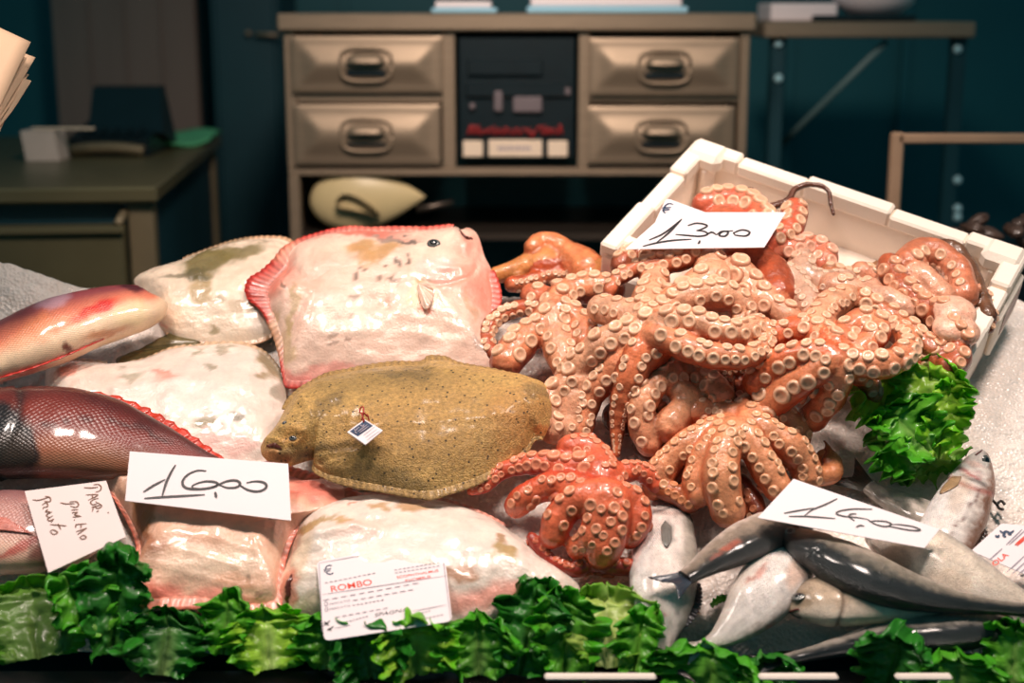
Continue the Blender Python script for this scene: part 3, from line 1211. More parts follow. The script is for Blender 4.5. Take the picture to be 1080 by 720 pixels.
for (a, b, c, d) in ((306, 38, 466, 98), (309, 110, 464, 174), (622, 40, 780, 101), (620, 112, 775, 173)):
    lo, hi = pc(a, d), pc(b + 0 * c, b)
    X0, X1, Z0, Z1 = pc(a, b)[0], pc(c, b)[0], pc(a, d)[2], pc(a, b)[2]
    mb = MB()
    # pillowed front: a shallow raised panel with a rolled rim
    NX, NZ = 40, 20
    V = []
    for i in range(NX):
        for j in range(NZ):
            u, v = i / (NX - 1), j / (NZ - 1)
            e = min(u * (X1 - X0), (1 - u) * (X1 - X0), v * (Z1 - Z0), (1 - v) * (Z1 - Z0))
            dep = -.004 * sstep(0, .006, e) - .016 * sstep(.012, .075, e)
            V.append((X0 + (X1 - X0) * u, YC + float(dep), Z0 + (Z1 - Z0) * v))
    mb.add(V, grid_faces(NX, NZ))
    mb.box((X0 + .005, YC + .004, Z0 + .004), (X1 - .005, YC + .5, Z1 - .004))
    dr = mb.build('drawer', M['steel'], cab, True)
    cx, cz = (X0 + X1) / 2 - .0, (Z0 + Z1) / 2 + .0
    mb = MB()
    ts = np.linspace(0, 2 * math.pi, 33)
    rx, rz = .066, .042
    sx = np.sign(np.cos(ts)) * np.abs(np.cos(ts)) ** .6
    sz = np.sign(np.sin(ts)) * np.abs(np.sin(ts)) ** .6
    mb.tube(np.stack([cx + rx * sx, np.full(33, YC - .018), cz + rz * sz], 1), .005, 8)
    hb = MB()
    V = []
    for i in range(21):
        u = i / 20 * 2 - 1
        for j in range(9):
            a = j / 8 * math.pi * .5
            wz = math.sqrt(max(0, 1 - u ** 4))
            V.append((cx + .052 * u, YC - .018 - .030 * math.sin(a) * wz, cz + .006 + .024 * math.cos(a) * wz))
    mb.add(V, grid_faces(21, 9))
    mb.build('handle', M['steel'], dr, True)
    mb = MB(); mb.box((cx - .05, YC - .0175, cz - .028), (cx + .05, YC - .016, cz + .014), bev=.0)
    mb.build('recess_shade', M['black'], dr, False)  # flat black plate standing in for the shade inside the handle cup
# open bay with a dark machine front
X0, X1, Z0, Z1 = pc(481, 100)[0], pc(609, 100)[0], pc(500, 169)[2], pc(500, 36)[2]
mach = thing('label_machine', ((X0 + X1) / 2, YC + .2, Z0), 'black box with red script and three pale labels fitted in the cabinet bay', 'machine')
mb = MB(); mb.box((X0 + .004, YC + .02, Z0 + .004), (X1 - .004, YC + .4, Z1 - .004), bev=.006)
mb.box((X0 + .03, YC + .008, pc(500, 80)[2]), (X1 - .09, YC + .03, pc(500, 62)[2]), bev=.003)
mb.box((X0 + .025, YC + .008, pc(500, 103)[2]), (X1 - .02, YC + .03, pc(500, 87)[2]), bev=.004)
mb.build('case', M['black'], mach, False)
MK = plain('grey_knobs', (110, 100, 104), rough=.4)
for (a, b, c, d) in ((521, 96, 530, 118), (541, 102, 572, 119), (495, 109, 501, 116), (596, 92, 602, 101)):
    mb = MB()
    mb.box((pc(a, b)[0], YC + .004, pc(a, d)[2]), (pc(c, b)[0], YC + .02, pc(a, b)[2]), bev=.004)
    mb.build('button', MK, mach, False)
for (a, b, c, d) in ((488, 149, 509, 166), (515, 148, 572, 166), (578, 149, 599, 166)):
    mb = MB(); mb.box((pc(a, b)[0], YC + .014, pc(a, d)[2]), (pc(c, b)[0], YC + .022, pc(a, b)[2]), bev=.002)
    lb = mb.build('label_strip', M['label'], mach, False)
    if c - a > 40:
        mb = MB()
        for k in range(9):
            mb.box((pc(525 + k * 4, b)[0], YC + .0125, pc(a, 159)[2]), (pc(527.6 + k * 4, b)[0], YC + .0138, pc(a, 155 - (k % 2))[2]))
        mb.build('lettering', M['print_grey'], lb, False)
mb = MB()
for ln in ([(493, 142), (497, 132), (500, 141), (495, 136), (503, 134), (502, 141)], [(505, 132), (506, 142), (511, 137), (513, 141), (517, 135), (519, 142)],
           [(521, 133), (523, 142), (527, 136), (530, 142), (534, 134), (535, 142)], [(538, 136), (541, 142), (545, 135), (548, 142), (552, 136), (557, 138)],
           [(559, 135), (556, 141), (562, 139), (560, 147), (565, 138), (570, 133), (572, 142)], [(574, 132), (575, 142), (579, 134), (580, 142), (584, 136), (588, 142), (591, 131), (593, 142)]):
    q = A([pc(*p, .006) for p in catmull(ln, 40)])
    mb.tube(q, .0024, 6)
mb.build('lettering', M['red'], mach)
# beige scoop on the lower shelf
q = PY(388, 212, YC + .055)
sc_ = thing('ice_scoop', (q[0], q[1], q[2]), 'beige plastic scoop with a dark mouth lying under the cabinet drawers', 'scoop')
NU, NV = 44, 40
V = []
L = 118 / 1500 * q[1] / math.cos(PITCH)
for i in range(NU):
    u = i / (NU - 1)
    w = (.5 * math.sqrt(max(0, 1 - ((u - .40) / .405) ** 2)) if u < .40 else .5 * (1 - ((u - .40) / .6) ** 1.7)) * L * .52 + .001
    for j in range(NV):
        a = 2 * math.pi * j / NV
        V.append((q[0] - .5 * L + u * L, q[1] - .55 * w * math.sin(a), q[2] + w * 1.06 * math.cos(a) + .012 * u))
mb = MB(); mb.add(V, grid_faces(NU, NV, True)); mb.build('shell', M['scoop'], sc_)
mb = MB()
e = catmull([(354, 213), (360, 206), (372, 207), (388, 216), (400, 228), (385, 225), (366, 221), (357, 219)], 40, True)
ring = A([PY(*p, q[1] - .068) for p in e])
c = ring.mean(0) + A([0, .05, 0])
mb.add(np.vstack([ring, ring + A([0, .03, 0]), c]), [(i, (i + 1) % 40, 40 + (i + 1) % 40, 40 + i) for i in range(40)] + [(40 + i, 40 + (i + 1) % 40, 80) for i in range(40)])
mb.build('mouth', M['scoop_shade'], sc_)
mb = MB(); mb.tube([PY(440, 221, q[1]), PY(455, 218, q[1]), PY(478, 213, q[1])], [.012, .009, .007], 8); mb.build('handle', M['steel_dark'], sc_)
# papers / trays on the cabinet
for (a, b, c, d, lab, ht) in ((454, -6, 524, 10, 'pale blue paper stack on the left of the cabinet top, near its middle', .03), (556, -6, 727, 11, 'long pale blue tray on the cabinet top above the right drawers', .04)):
    X0, X1 = pc(a, 10)[0], pc(c, 10)[0]
    r_ = thing('blue_tray', ((X0 + X1) / 2, YC + .15, zt), lab, 'tray')
    mb = MB(); mb.box((X0, YC + .03, zt + .001), (X1, YC + .3, zt + ht * .45), bev=.003); mb.build('base', M['tray_blue'], r_, False)
    mb = MB(); mb.box((X0 + .01, YC + .04, zt + ht * .45), (X1 - .015, YC + .29, zt + ht), bev=.003); mb.build('paper_pile', M['paper'], r_, False)

# ------------------------------------------------ work table on the left
YT = 3.3
fl, fr, br = PY(-60, 197, YT), PY(165, 197, YT), None
zt2 = fr[2]
d = ray(231, 139); br = CAM + d * ((zt2 - CAM[2]) / d[2])
xa, xb, yb = fl[0] - .5, fr[0], min(br[1], 4.76)
tb = thing('work_table', (xb, YT, 0), 'olive metal work table at the left behind the ice heap', 'table')
th = fr[2] - PY(165, 214, YT)[2]
mb = MB(); mb.box((xa, YT, zt2 - th), (xb, yb, zt2), bev=.006); mb.build('top', M['table'], tb, False)
mb = MB()
mb.box((xa, YT + .05, zt2 - .62), (xb - .09, YT + .07, zt2 - th))
mb.box((xb - .05, YT + .08, zt2 - .62), (xb - .03, yb - .05, zt2 - th))
mb.build('apron', M['teal_dark'], tb, False)
for (lx, ly) in ((xb - .075, YT + .03), (xb - .075, yb - .08), (xa + .1, YT + .03), (xa + .1, yb - .08)):
    mb = MB(); mb.box((lx, ly, 0), (lx + .06, ly + .06, zt2 - th), bev=.004); mb.build('leg', M['table_side'], tb, False)
z1, z0 = PY(100, 237, YT)[2], PY(100, 330, YT)[2]
xd = PY(131, 237, YT)[0]
mb = MB(); mb.box((xa + .2, YT - .03, z0), (xd, YT + .045, z1), bev=.006)
mb.box((xa + .19, YT - .045, z1 - .014), (xd + .006, YT - .02, z1 + .002), bev=.003)
dr = mb.build('drawer', M['table'], tb, False)
mb = MB()
mb.tube([PY(124, 236, YT - .02), PY(131, 227, YT + .02), PY(134, 222, YT + .04)], .011, 8)
mb.build('drawer_corner', M['table_side'], dr)


def onT(px, py):
    d = ray(px, py)
    return CAM + d * ((zt2 - CAM[2]) / d[2])
tb.rotation_euler = (0, 0, math.radians(5.5))
# payment terminal
p0, p1 = onT(74, 165), onT(158, 165)
ph = thing('payment_terminal', (p0 + p1) / 2, 'black desk terminal with raised screen on the work table', 'terminal')
W_ = p1[0] - p0[0]
mb = MB()
zz = p0[2]
V = []
for x in (p0[0], p1[0]):
    V += [(x, p0[1], zz + .002), (x, p0[1] - .002, zz + .05), (x, p0[1] + .22, zz + .09), (x, p0[1] + .24, zz + .002)]
mb.add(V, [(0, 1, 2, 3), (7, 6, 5, 4), (0, 4, 5, 1), (1, 5, 6, 2), (2, 6, 7, 3), (0, 3, 7, 4)])
mb.build('base', M['black'], ph, False)
mb = MB()
s0, s1 = PY(98, 92, p0[1] + .2), PY(170, 92, p0[1] + .2)
zb_ = zz + .06
V = []
for x, xx in ((p0[0] + .03, s0[0]), (p1[0] + .02, s1[0])):
    V += [(x, p0[1] + .08, zb_), (xx, p0[1] + .20, s0[2]), (xx, p0[1] + .24, s0[2] + .004), (x, p0[1] + .26, zz + .01)]
mb.add(V, [(0, 1, 2, 3), (7, 6, 5, 4), (0, 4, 5, 1), (1, 5, 6, 2), (2, 6, 7, 3), (0, 3, 7, 4)])
mb.build('screen', M['black'], ph, False)
mb = MB()
ts = np.linspace(0, 1, 20)
mb.tube(A([(p0[0] + .005 + (W_ - .02) * t, p0[1] - .012 + .03 * (2 * t - 1) ** 2 * .2, zz + .026 - .01 * (2 * t - 1) ** 2) for t in ts]), .016, 8)
mb.build('trim', M['table_side'], ph)
mb = MB()
for i in range(5):
    for j in range(4):
        x = p0[0] + .04 + i * (W_ - .08) / 4
        y = p0[1] + .03 + j * .035
        z = zz + .05 + .18 * (y - p0[1])
        mb.box((x - .012, y - .01, z), (x + .012, y + .01, z + .008), bev=.002)
mb.build('keypad', M['black'], ph, False)
q = onT(46, 170)
s = 1 / pxm(q)
nb = thing('paper_block', q, 'small white paper block at the left of the black desk terminal', 'notepad')
mb = MB()
w, hgt = 17 * s, 32 * s
V = [A([x, y, z]) for z in (0.001, hgt) for x, y in ((-w, -.01), (w, .0), (w, .09), (-w, .08))]
V = [q + v + A([-.25 * v[2] * .5, 0, 0]) for v in V]
mb.add(V, [(0, 1, 5, 4), (1, 2, 6, 5), (2, 3, 7, 6), (3, 0, 4, 7), (4, 5, 6, 7), (3, 2, 1, 0)])
mb.build('block', plain('block_paper', (205, 190, 180), rough=.6), nb, False)
mb = MB(); mb.box(q + A([-w * .7, .01, hgt + .001]), q + A([w * 3.2, .02, hgt + .008]), bev=.002); mb.build('pen', M['label'], nb, False)
g0 = [onT(*p) for p in ((160, 160), (222, 153), (234, 141), (165, 140))]
mb = MB()
NU = 24
V = []
for i in range(NU):
    for j in range(NU):
        u, v = i / (NU - 1), j / (NU - 1)
        p = (g0[0] * (1 - u) + g0[1] * u) * (1 - v) + (g0[3] * (1 - u) + g0[2] * u) * v
        V.append(p + A([0, 0, .012 + .007 * math.sin(u * 7 + v * 3) + .004 * math.sin(v * 11)]))
mb.add(V, grid_faces(NU, NU))
o = mb.build('green_cloth', M['green'], None, True, solid=.008)
tag(o, 'green cloth on the back right corner of the work table', 'cloth')
# brown board behind the table
q0, q1 = PY(50, -40, 5.0), PY(219, 290, 5.0)
mb = MB()
mb.box((q0[0], 5.0, .02), (q1[0], 5.05, 2.3), bev=.004)
for k in range(1, 4):
    x = q0[0] + (q1[0] - q0[0]) * k / 4
    mb.box((x - .004, 4.994, .02), (x + .004, 5.0, 2.3))
o = mb.build('brown_board', M['wood'], None, False)
tag(o, 'tall brown board leaning flat on the back wall behind the work table', 'board')
# dark locker between board and cabinet
q0, q1 = PY(221, 30, 4.85), PY(294, 30, 4.85)
lk = thing('tall_locker', ((q0[0] + q1[0]) / 2, 5.0, 0), 'dark teal tall locker between the brown board and the steel cabinet', 'locker')
mb = MB(); mb.box((q0[0], 4.87, 0), (q1[0], 5.26, 2.2), bev=.005); mb.build('body', M['teal_dark'], lk, False)
mb = MB(); mb.box((q0[0] + .02, 4.85, .06), (q1[0] - .015, 4.87, 2.15), bev=.004); dd = mb.build('door', M['teal_dark'], lk, False)
mb = MB(); a = PY(262, 35, 4.83); mb.ball(a, (.012, .012, .010)); mb.tube([PY(270, 36, 4.82), PY(294, 37, 4.81)], .008, 8); mb.build('latch', M['steel'], dd)

# ------------------------------------------------ shelf on the right with brace and posts
YS = 4.0
a, b = PY(806, 24, YS), PY(1029, 40, YS)
sh = thing('wall_shelf', ((a[0] + b[0]) / 2, YS + .3, b[2]), 'steel shelf on dark posts to the right of the cabinet', 'shelf')
mb = MB(); mb.box((a[0], YS, b[2]), (b[0], YS + .6, PY(806, 23, YS)[2]), bev=.005); mb.build('board', M['steel'], sh, False)
zsh = PY(806, 23, YS)[2]
for px in (821, 1012):
    q = PY(px, 40, YS + .05)
    mb = MB(); mb.box((q[0] - .02, YS + .04, 0), (q[0] + .02, YS + .08, b[2]), bev=.003); po = mb.build('post', M['teal_dark'], sh, False)
    for py in ((83, 46) if px < 900 else (52, 190, 220, 229)):
        mb = MB(); q2 = PY(px + (0 if px < 900 else -2), py, YS + .035); mb.ball(q2, .013, n=10, k=6); mb.build('bolt', M['bolt'], po)
mb = MB(); mb.tube([PY(808, 168, YS + .3), PY(935, 44, YS + .05)], .010, 8); mb.build('brace', plain('brace_paint', (92, 122, 124), rough=.5), sh)
# things on the shelf
q = PY(846, 20, YS + .15)
mb = MB(); mb.box((PY(812, 5, YS + .1)[0], YS + .08, zsh + .001), (PY(882, 5, YS + .1)[0], YS + .3, zsh + .05), bev=.004)
r_ = thing('paper_stack', q, 'white paper stack at the left of the right shelf', 'paper'); LOC[r_] = A(q)
mb.build('sheets', M['paper'], r_, False)
q = PY(925, 20, YS + .15)
r_ = thing('bowl_on_tray', q, 'white bowl with a red rim on a dark tray on the right shelf', 'bowl')
mb = MB(); x0_, x1_ = PY(862, 20, YS)[0], PY(972, 20, YS)[0]
mb.box((x0_, YS + .05, zsh + .001), (x1_, YS + .35, zsh + .018), bev=.004); mb.build('tray', M['black'], r_, False)
prof = [(.0, 0), (.07, .0), (.11, .03), (.135, .09), (.132, .092), (.105, .035), (.0, .012)]
NS_ = 32
V = [(q[0] + r * math.cos(2 * math.pi * k / NS_), YS + .2 + r * math.sin(2 * math.pi * k / NS_), zsh + .019 + z) for r, z in prof for k in range(NS_)]
mb = MB(); mb.add(V, grid_faces(len(prof), NS_, True)); mb.build('bowl', M['paper'], r_)
mb = MB(); ts = np.linspace(0, 2 * math.pi, 41); mb.tube(np.stack([q[0] + .134 * np.cos(ts), YS + .2 + .134 * np.sin(ts), np.full(41, zsh + .11)], 1), .007, 8); mb.build('rim', M['red'], r_)
# tube frame of a trolley
YF = 3.2
fr_ = thing('trolley_frame', A([PY(946, 300, YF)[0], YF, 0]), 'worn brass coloured tube frame standing at the right edge', 'trolley')
a, b = PY(946, 146, YF), PY(1200, 142, YF)
mb = MB(); r = 6.5 / pxm(a)
for (p, q) in ((A([a[0], YF, 0]), A([a[0], YF, a[2] + r])), (A([b[0], YF, 0]), A([b[0], YF, b[2] + r]))):
    mb = MB(); mb.box((p[0] - r, YF - r, 0), (p[0] + r, YF + r, q[2]), bev=.004); mb.build('post', M['brass'], fr_, False)
mb = MB(); mb.box((a[0], YF - r, a[2] - r * .8), (b[0], YF + r, a[2] + r * .8), bev=.004); mb.build('top_rail', M['brass'], fr_, False)
mb = MB(); mb.box((a[0], YF - r, .3), (b[0], YF + r, .33), bev=.004); mb.build('lower_rail', M['brass'], fr_, False)

# ------------------------------------------------ bundle of wrapping paper at the upper left
q = PY(-40, 90, 2.15)
pb = thing('paper_bundle', q, 'bundle of cream wrapping paper hanging into view at the top left', 'paper')
def sheet(c, w, hgt, yaw, tiltx, n=14, seed=0, th=.0012, roll=0.0):
    V = []
    for i in range(n):
        for j in range(n):
            u, v = i / (n - 1) - .5, j / (n - 1) - .5
            p = Vector((u * w, v * hgt, .006 * math.sin(u * 5 + seed) * (v + .5) + .004 * math.sin(seed * 3 + v * 6) + .012 * max(0, u * 2 - .6) ** 2))
            V.append(A(c) + A(Matrix.Rotation(roll, 3, 'Y') @ Matrix.Rotation(tiltx, 3, 'X') @ Matrix.Rotation(yaw, 3, 'Z') @ p))
    return A(V), grid_faces(n, n)
# the pad: a thick folded sheaf, corner towards the viewer, then looser sheets fanned below
rgp = np.random.default_rng(3)
for k in range(18):
    u = k / 17
    stray = k > 12
    c = PY(-86 + (10 if stray else 0) + 5 * rgp.normal(), 46 + 50 * u + (8 if stray else 0), 2.15 + .01 * rgp.normal())
    V, F = sheet(c, .25, .17, math.radians(14 + 5 * rgp.normal() - (16 if stray else 0)), math.radians(34), seed=k, roll=math.radians(36 - 10 * u - (30 * (u - .7) / .3 if stray else 0)))
    mk('sheet', V, F, M['kraft'], pb, smooth=True, solid=.0016)
q2 = PY(-60, 90, 2.15)
mb = MB(); mb.tube([q2 + A([-.03, 0, -.02]), q2 + A([-.03, 0, .3]), q2 + A([-.03, 0, 1.2])], .004, 6); mb.build('hanging_wire', M['steel_dark'], pb)

# ================================================================== THE STALL
fz = P0[2]
ctr = thing('display_counter', A([0, 1.9, 0]), 'dark fish display counter carrying the ice under all the fish', 'counter')
mb = MB()
v0, v1 = -.03, 1.1
def bedpt(x, v, h):
    return P0 + CR * x + BU * v + BN * h
V = []
for x in (-1.35, 1.35):
    V += [bedpt(x, -.045, -.09), bedpt(x, .74, -.09), A([x, bedpt(x, .74, 0)[1], 0]), A([x, bedpt(x, -.045, 0)[1], 0])]
mb.add(V, [(0, 1, 2, 3), (7, 6, 5, 4), (0, 4, 5, 1), (1, 5, 6, 2), (2, 6, 7, 3), (3, 7, 4, 0)])
mb.build('base', M['teal_dark'], ctr, False)
mb = MB()
y_ = bedpt(0, -.05, 0)[1]
mb.box((-1.35, y_ - .05, fz - .11), (1.35, y_ + .012, fz - .022), bev=.006)
mb.box((-1.35, y_ + .012, fz - .09), (1.35, y_ + .06, fz - .03), bev=.004)
mb.box((-1.35, y_ - .05, fz - .30), (1.35, y_ - .02, fz - .11))
mb.build('front_rail', M['black'], ctr, False)
e = PY(560, 712, y_ - .055)
for a_, b_ in ((574, 692), (800, 884), (944, 1004)):
    e0, e1 = PY(a_, 711, y_ - .055), PY(b_, 711, y_ - .055)
    mb = MB(); mb.box((e0[0], y_ - .062, e0[2] - .006), (e1[0], y_ - .048, e0[2]), bev=.003); mb.build('price_rail', M['edge_white'], ctr, False)

# crushed ice, with a heap in the back left corner and one under the foam box
def back_v(x):
    # further back under the foam box only
    an = [(-200, 299), (300, 292), (590, 296), (640, 280), (720, 222), (760, 196), (1100, 315), (1400, 320)]
    q = [(P(*a)[0], bedv(*a)) for a in an]
    return float(np.interp(x, [a[0] for a in q], [a[1] for a in q])) + .02 * math.sin(x * 9)
def bedv(px, py):
    return float((P(px, py) - P0) @ BU)
NX, NYv = 330, 190
xs_ = np.linspace(-1.3, 1.3, NX)
V = []
bk = A([back_v(x) for x in xs_])
for j in range(NYv):
    t = j / (NYv - 1)
    v = .035 + (bk - .035) * t
    h = -.010 + .012 * fbm(np.stack([xs_, v, xs_ * 0], -1), 7, 3, 2)
    hp = P(18, 285, .03)
    dx, dv_ = xs_ - (hp[0] - .12), v - (hp - P0) @ BU
    h = h + .13 * np.exp(-(dx / .17) ** 2 - (dv_ / .10) ** 2)
    h = h - .05 * sstep(.97, 1.0, t) - .03 * (1 - sstep(0, .03, t))
    p = P0 + CR * xs_[:, None] + BU * v[:, None] + BN * h[:, None]
    V.append(p)
V = np.concatenate(V)
g = vnoise(V, 130, 4) * .0028 + vnoise(V, 240, 5) * .0018 + vnoise(V, 55, 6) * .003
V = V + g[:, None] * BN
o = mk('crushed_ice', V, grid_faces(NYv, NX), M['ice'], None)
tag(o, 'crushed ice bed under the fish, heaped at the back left', 'ice', kind='stuff')

# ------------------------------------------------ foam box
Fc = P(1009, 399, .142)
tl, rl = math.radians(29), math.radians(1)
bn = nrm(A([math.sin(rl), -math.sin(tl) * math.cos(rl), math.cos(tl) * math.cos(rl)]))
def Qb(px, py):
    return PPl(px, py, Fc, bn)
Bc, Rc = Qb(737, 146), Qb(1084, 264)
eb = nrm(Rc - Bc)          # along the long sides
ew = nrm(np.cross(bn, eb))
if ew @ (Bc - Fc) < 0:
    ew = -ew
LB = abs((Rc - Bc) @ eb)
WB = abs((Rc - Fc) @ ew)
# origin at the back corner
O_ = Bc
HB = .125
fb = thing('foam_box', O_ + eb * LB / 2 - ew * WB / 2 - bn * HB, 'white foam fish box full of octopus, tilted towards the viewer', 'box')
tw = .024


def bp_(a, b, c):
    return O_ + eb * a - ew * b + bn * (c - 0.0)


def wall(mbx, a0, a1, b0, b1, c0, c1, bev=.004):
    t = MB()
    t.box((a0, b0, c0), (a1, b1, c1), bev=bev)
    mbx.add([bp_(*v) for v in t.V], t.F)
mb = MB()
dep = -HB
# floor and walls, the rim stepped: higher at the corners, dips between, as on these boxes
wall(mb, 0, LB, 0, WB, dep, dep + .022)
wall(mb, 0, LB, 0, tw, dep, -.012)
wall(mb, 0, LB, WB - tw, WB, dep, -.055)
wall(mb, 0, tw, 0, WB, dep, -.012)
wall(mb, LB - tw, LB, 0, WB, dep, -.012)
lipw = tw + .004
for (s0, s1, z) in ((0, .15, 0), (.15, .36, -.006), (.36, .62, 0.002), (.62, .84, -.006), (.84, 1.0, 0)):
    wall(mb, LB * s0 - .002 * (s0 == 0), LB * s1, -.004, lipw, -.03, z)
for (s0, s1, z) in ((0, .3, 0), (.3, .62, -.008), (.62, 1.0, 0)):
    wall(mb, -.004, lipw, WB * s0, WB * s1, -.03, z)
    wall(mb, LB - lipw, LB + .004, WB * s0, WB * s1, -.03, z)
# corner posts
for (ca, cb) in ((0, 0), (LB - .06, 0), (0, WB - .05), (LB - .06, WB - .05)):
    wall(mb, ca - .003, ca + .063, cb - .003, cb + .053 - (.02 if cb else 0), -.03, .006 if not cb else -.002, bev=.01)
# inner corner fillets
for (ca, cb) in ((tw, tw), (LB - tw - .03, tw)):
    wall(mb, ca, ca + .03, cb, cb + .03, dep, -.014, bev=.012)
# foot blocks on the outer right wall
wall(mb, LB, LB + .010, WB * .04, WB * .42, dep + .01, -.035)
mb.build('shell', M['foam'], fb, False)
mb = MB()
t = MB(); t.box((LB + .0105, WB * .08, dep + .035), (LB + .0115, WB * .33, -.05), bev=.0)
mb.add([bp_(*v) for v in t.V], t.F)
mb.build('stamp', plain('faded_purple_stamp', (150, 98, 98), rough=.6, var=.5, vscale=40, dirt=(235, 210, 200)), fb, False)
# ------------------------------------------------ flat fish
OLV, OLD, PNK, RED, BRN = (128, 112, 66), (92, 84, 56), (244, 160, 140), (215, 62, 46), (84, 52, 30)
CRM, WHT = (236, 212, 188), (240, 222, 208)
flatfish('turbot', 'white turbot with an olive patch at the back left behind the pale red bream',
         [(141, 296), (150, 288), (185, 275), (222, 261), (252, 252), (282, 249), (305, 252), (318, 270), (318, 310), (300, 345), (275, 362), (240, 366), (205, 364), (180, 356), (168, 346), (163, 328), (150, 308)],
         .030, .034, 'white_flat', CRM,
         [(222, 276, 32, 13, -20, OLV, .95), (196, 290, 26, 5, -18, OLD, .75), (247, 264, 32, 8, -10, OLV, .85), (212, 305, 12, 16, 20, (170, 140, 84), .8), (232, 314, 9, 5, 0, OLV, .7), (258, 322, 15, 7, 10, (160, 132, 92), .7),
          (172, 343, 8, 5, 0, PNK, .8), (223, 347, 4, 3, 0, OLV, .7), (180, 330, 20, 18, 0, (250, 214, 180), .4), (290, 335, 26, 14, 0, (205, 195, 188), .4)],
         spine=[(185, 312), (225, 308), (275, 305)], tilt=(0, -6), rim=.96, nofin=[(155, 305, 26)], fincol=(214, 160, 120), seed=11,
         finblots=[(170, 285, 30, 9, -20, (190, 100, 70), .7), (230, 258, 40, 8, -15, OLD, .6)],
         tail=([(212, 362), (180, 352), (155, 366), (128, 374), (122, 381), (130, 387), (160, 388), (186, 386), (206, 370)], (112, 96, 56), .004))
flatfish('turbot', 'white belly up turbot lying between the dark red bream and the olive turbot',
         [(48, 392), (62, 380), (92, 379), (122, 382), (150, 378), (182, 366), (215, 362), (248, 360), (275, 368), (294, 386), (303, 410), (304, 440), (297, 470), (285, 492), (250, 500), (180, 498), (100, 480), (55, 440)],
         .020, .036, 'white_flat', WHT,
         [(215, 446, 18, 8, 0, OLV, .9), (254, 439, 9, 6, 10, OLD, .85), (75, 386, 18, 8, -30, PNK, .9), (168, 396, 14, 6, 0, (240, 130, 110), .75), (180, 405, 40, 8, 0, (250, 196, 180), .5), (222, 388, 7, 3, 0, OLV, .6), (207, 372, 5, 3, 0, OLV, .6), (232, 371, 12, 3, -5, OLV, .6),
          (285, 385, 16, 10, 40, (140, 112, 60), .75), (298, 410, 8, 22, 0, (120, 104, 70), .6), (135, 395, 14, 5, 0, OLV, .55), (240, 464, 30, 12, 10, (250, 190, 180), .6), (100, 400, 26, 10, 0, (252, 206, 190), .6), (190, 420, 60, 18, 10, (250, 234, 224), .5)],
         spine=[(110, 428), (180, 428), (250, 430)], rim=.965, nofin=[(60, 410, 40)], fincol=(214, 170, 130), seed=12,
         finblots=[(290, 385, 26, 20, 0, OLD, .7)], ridges=[([(120, 410), (180, 400), (240, 405), (285, 420)], .0018, 5)])
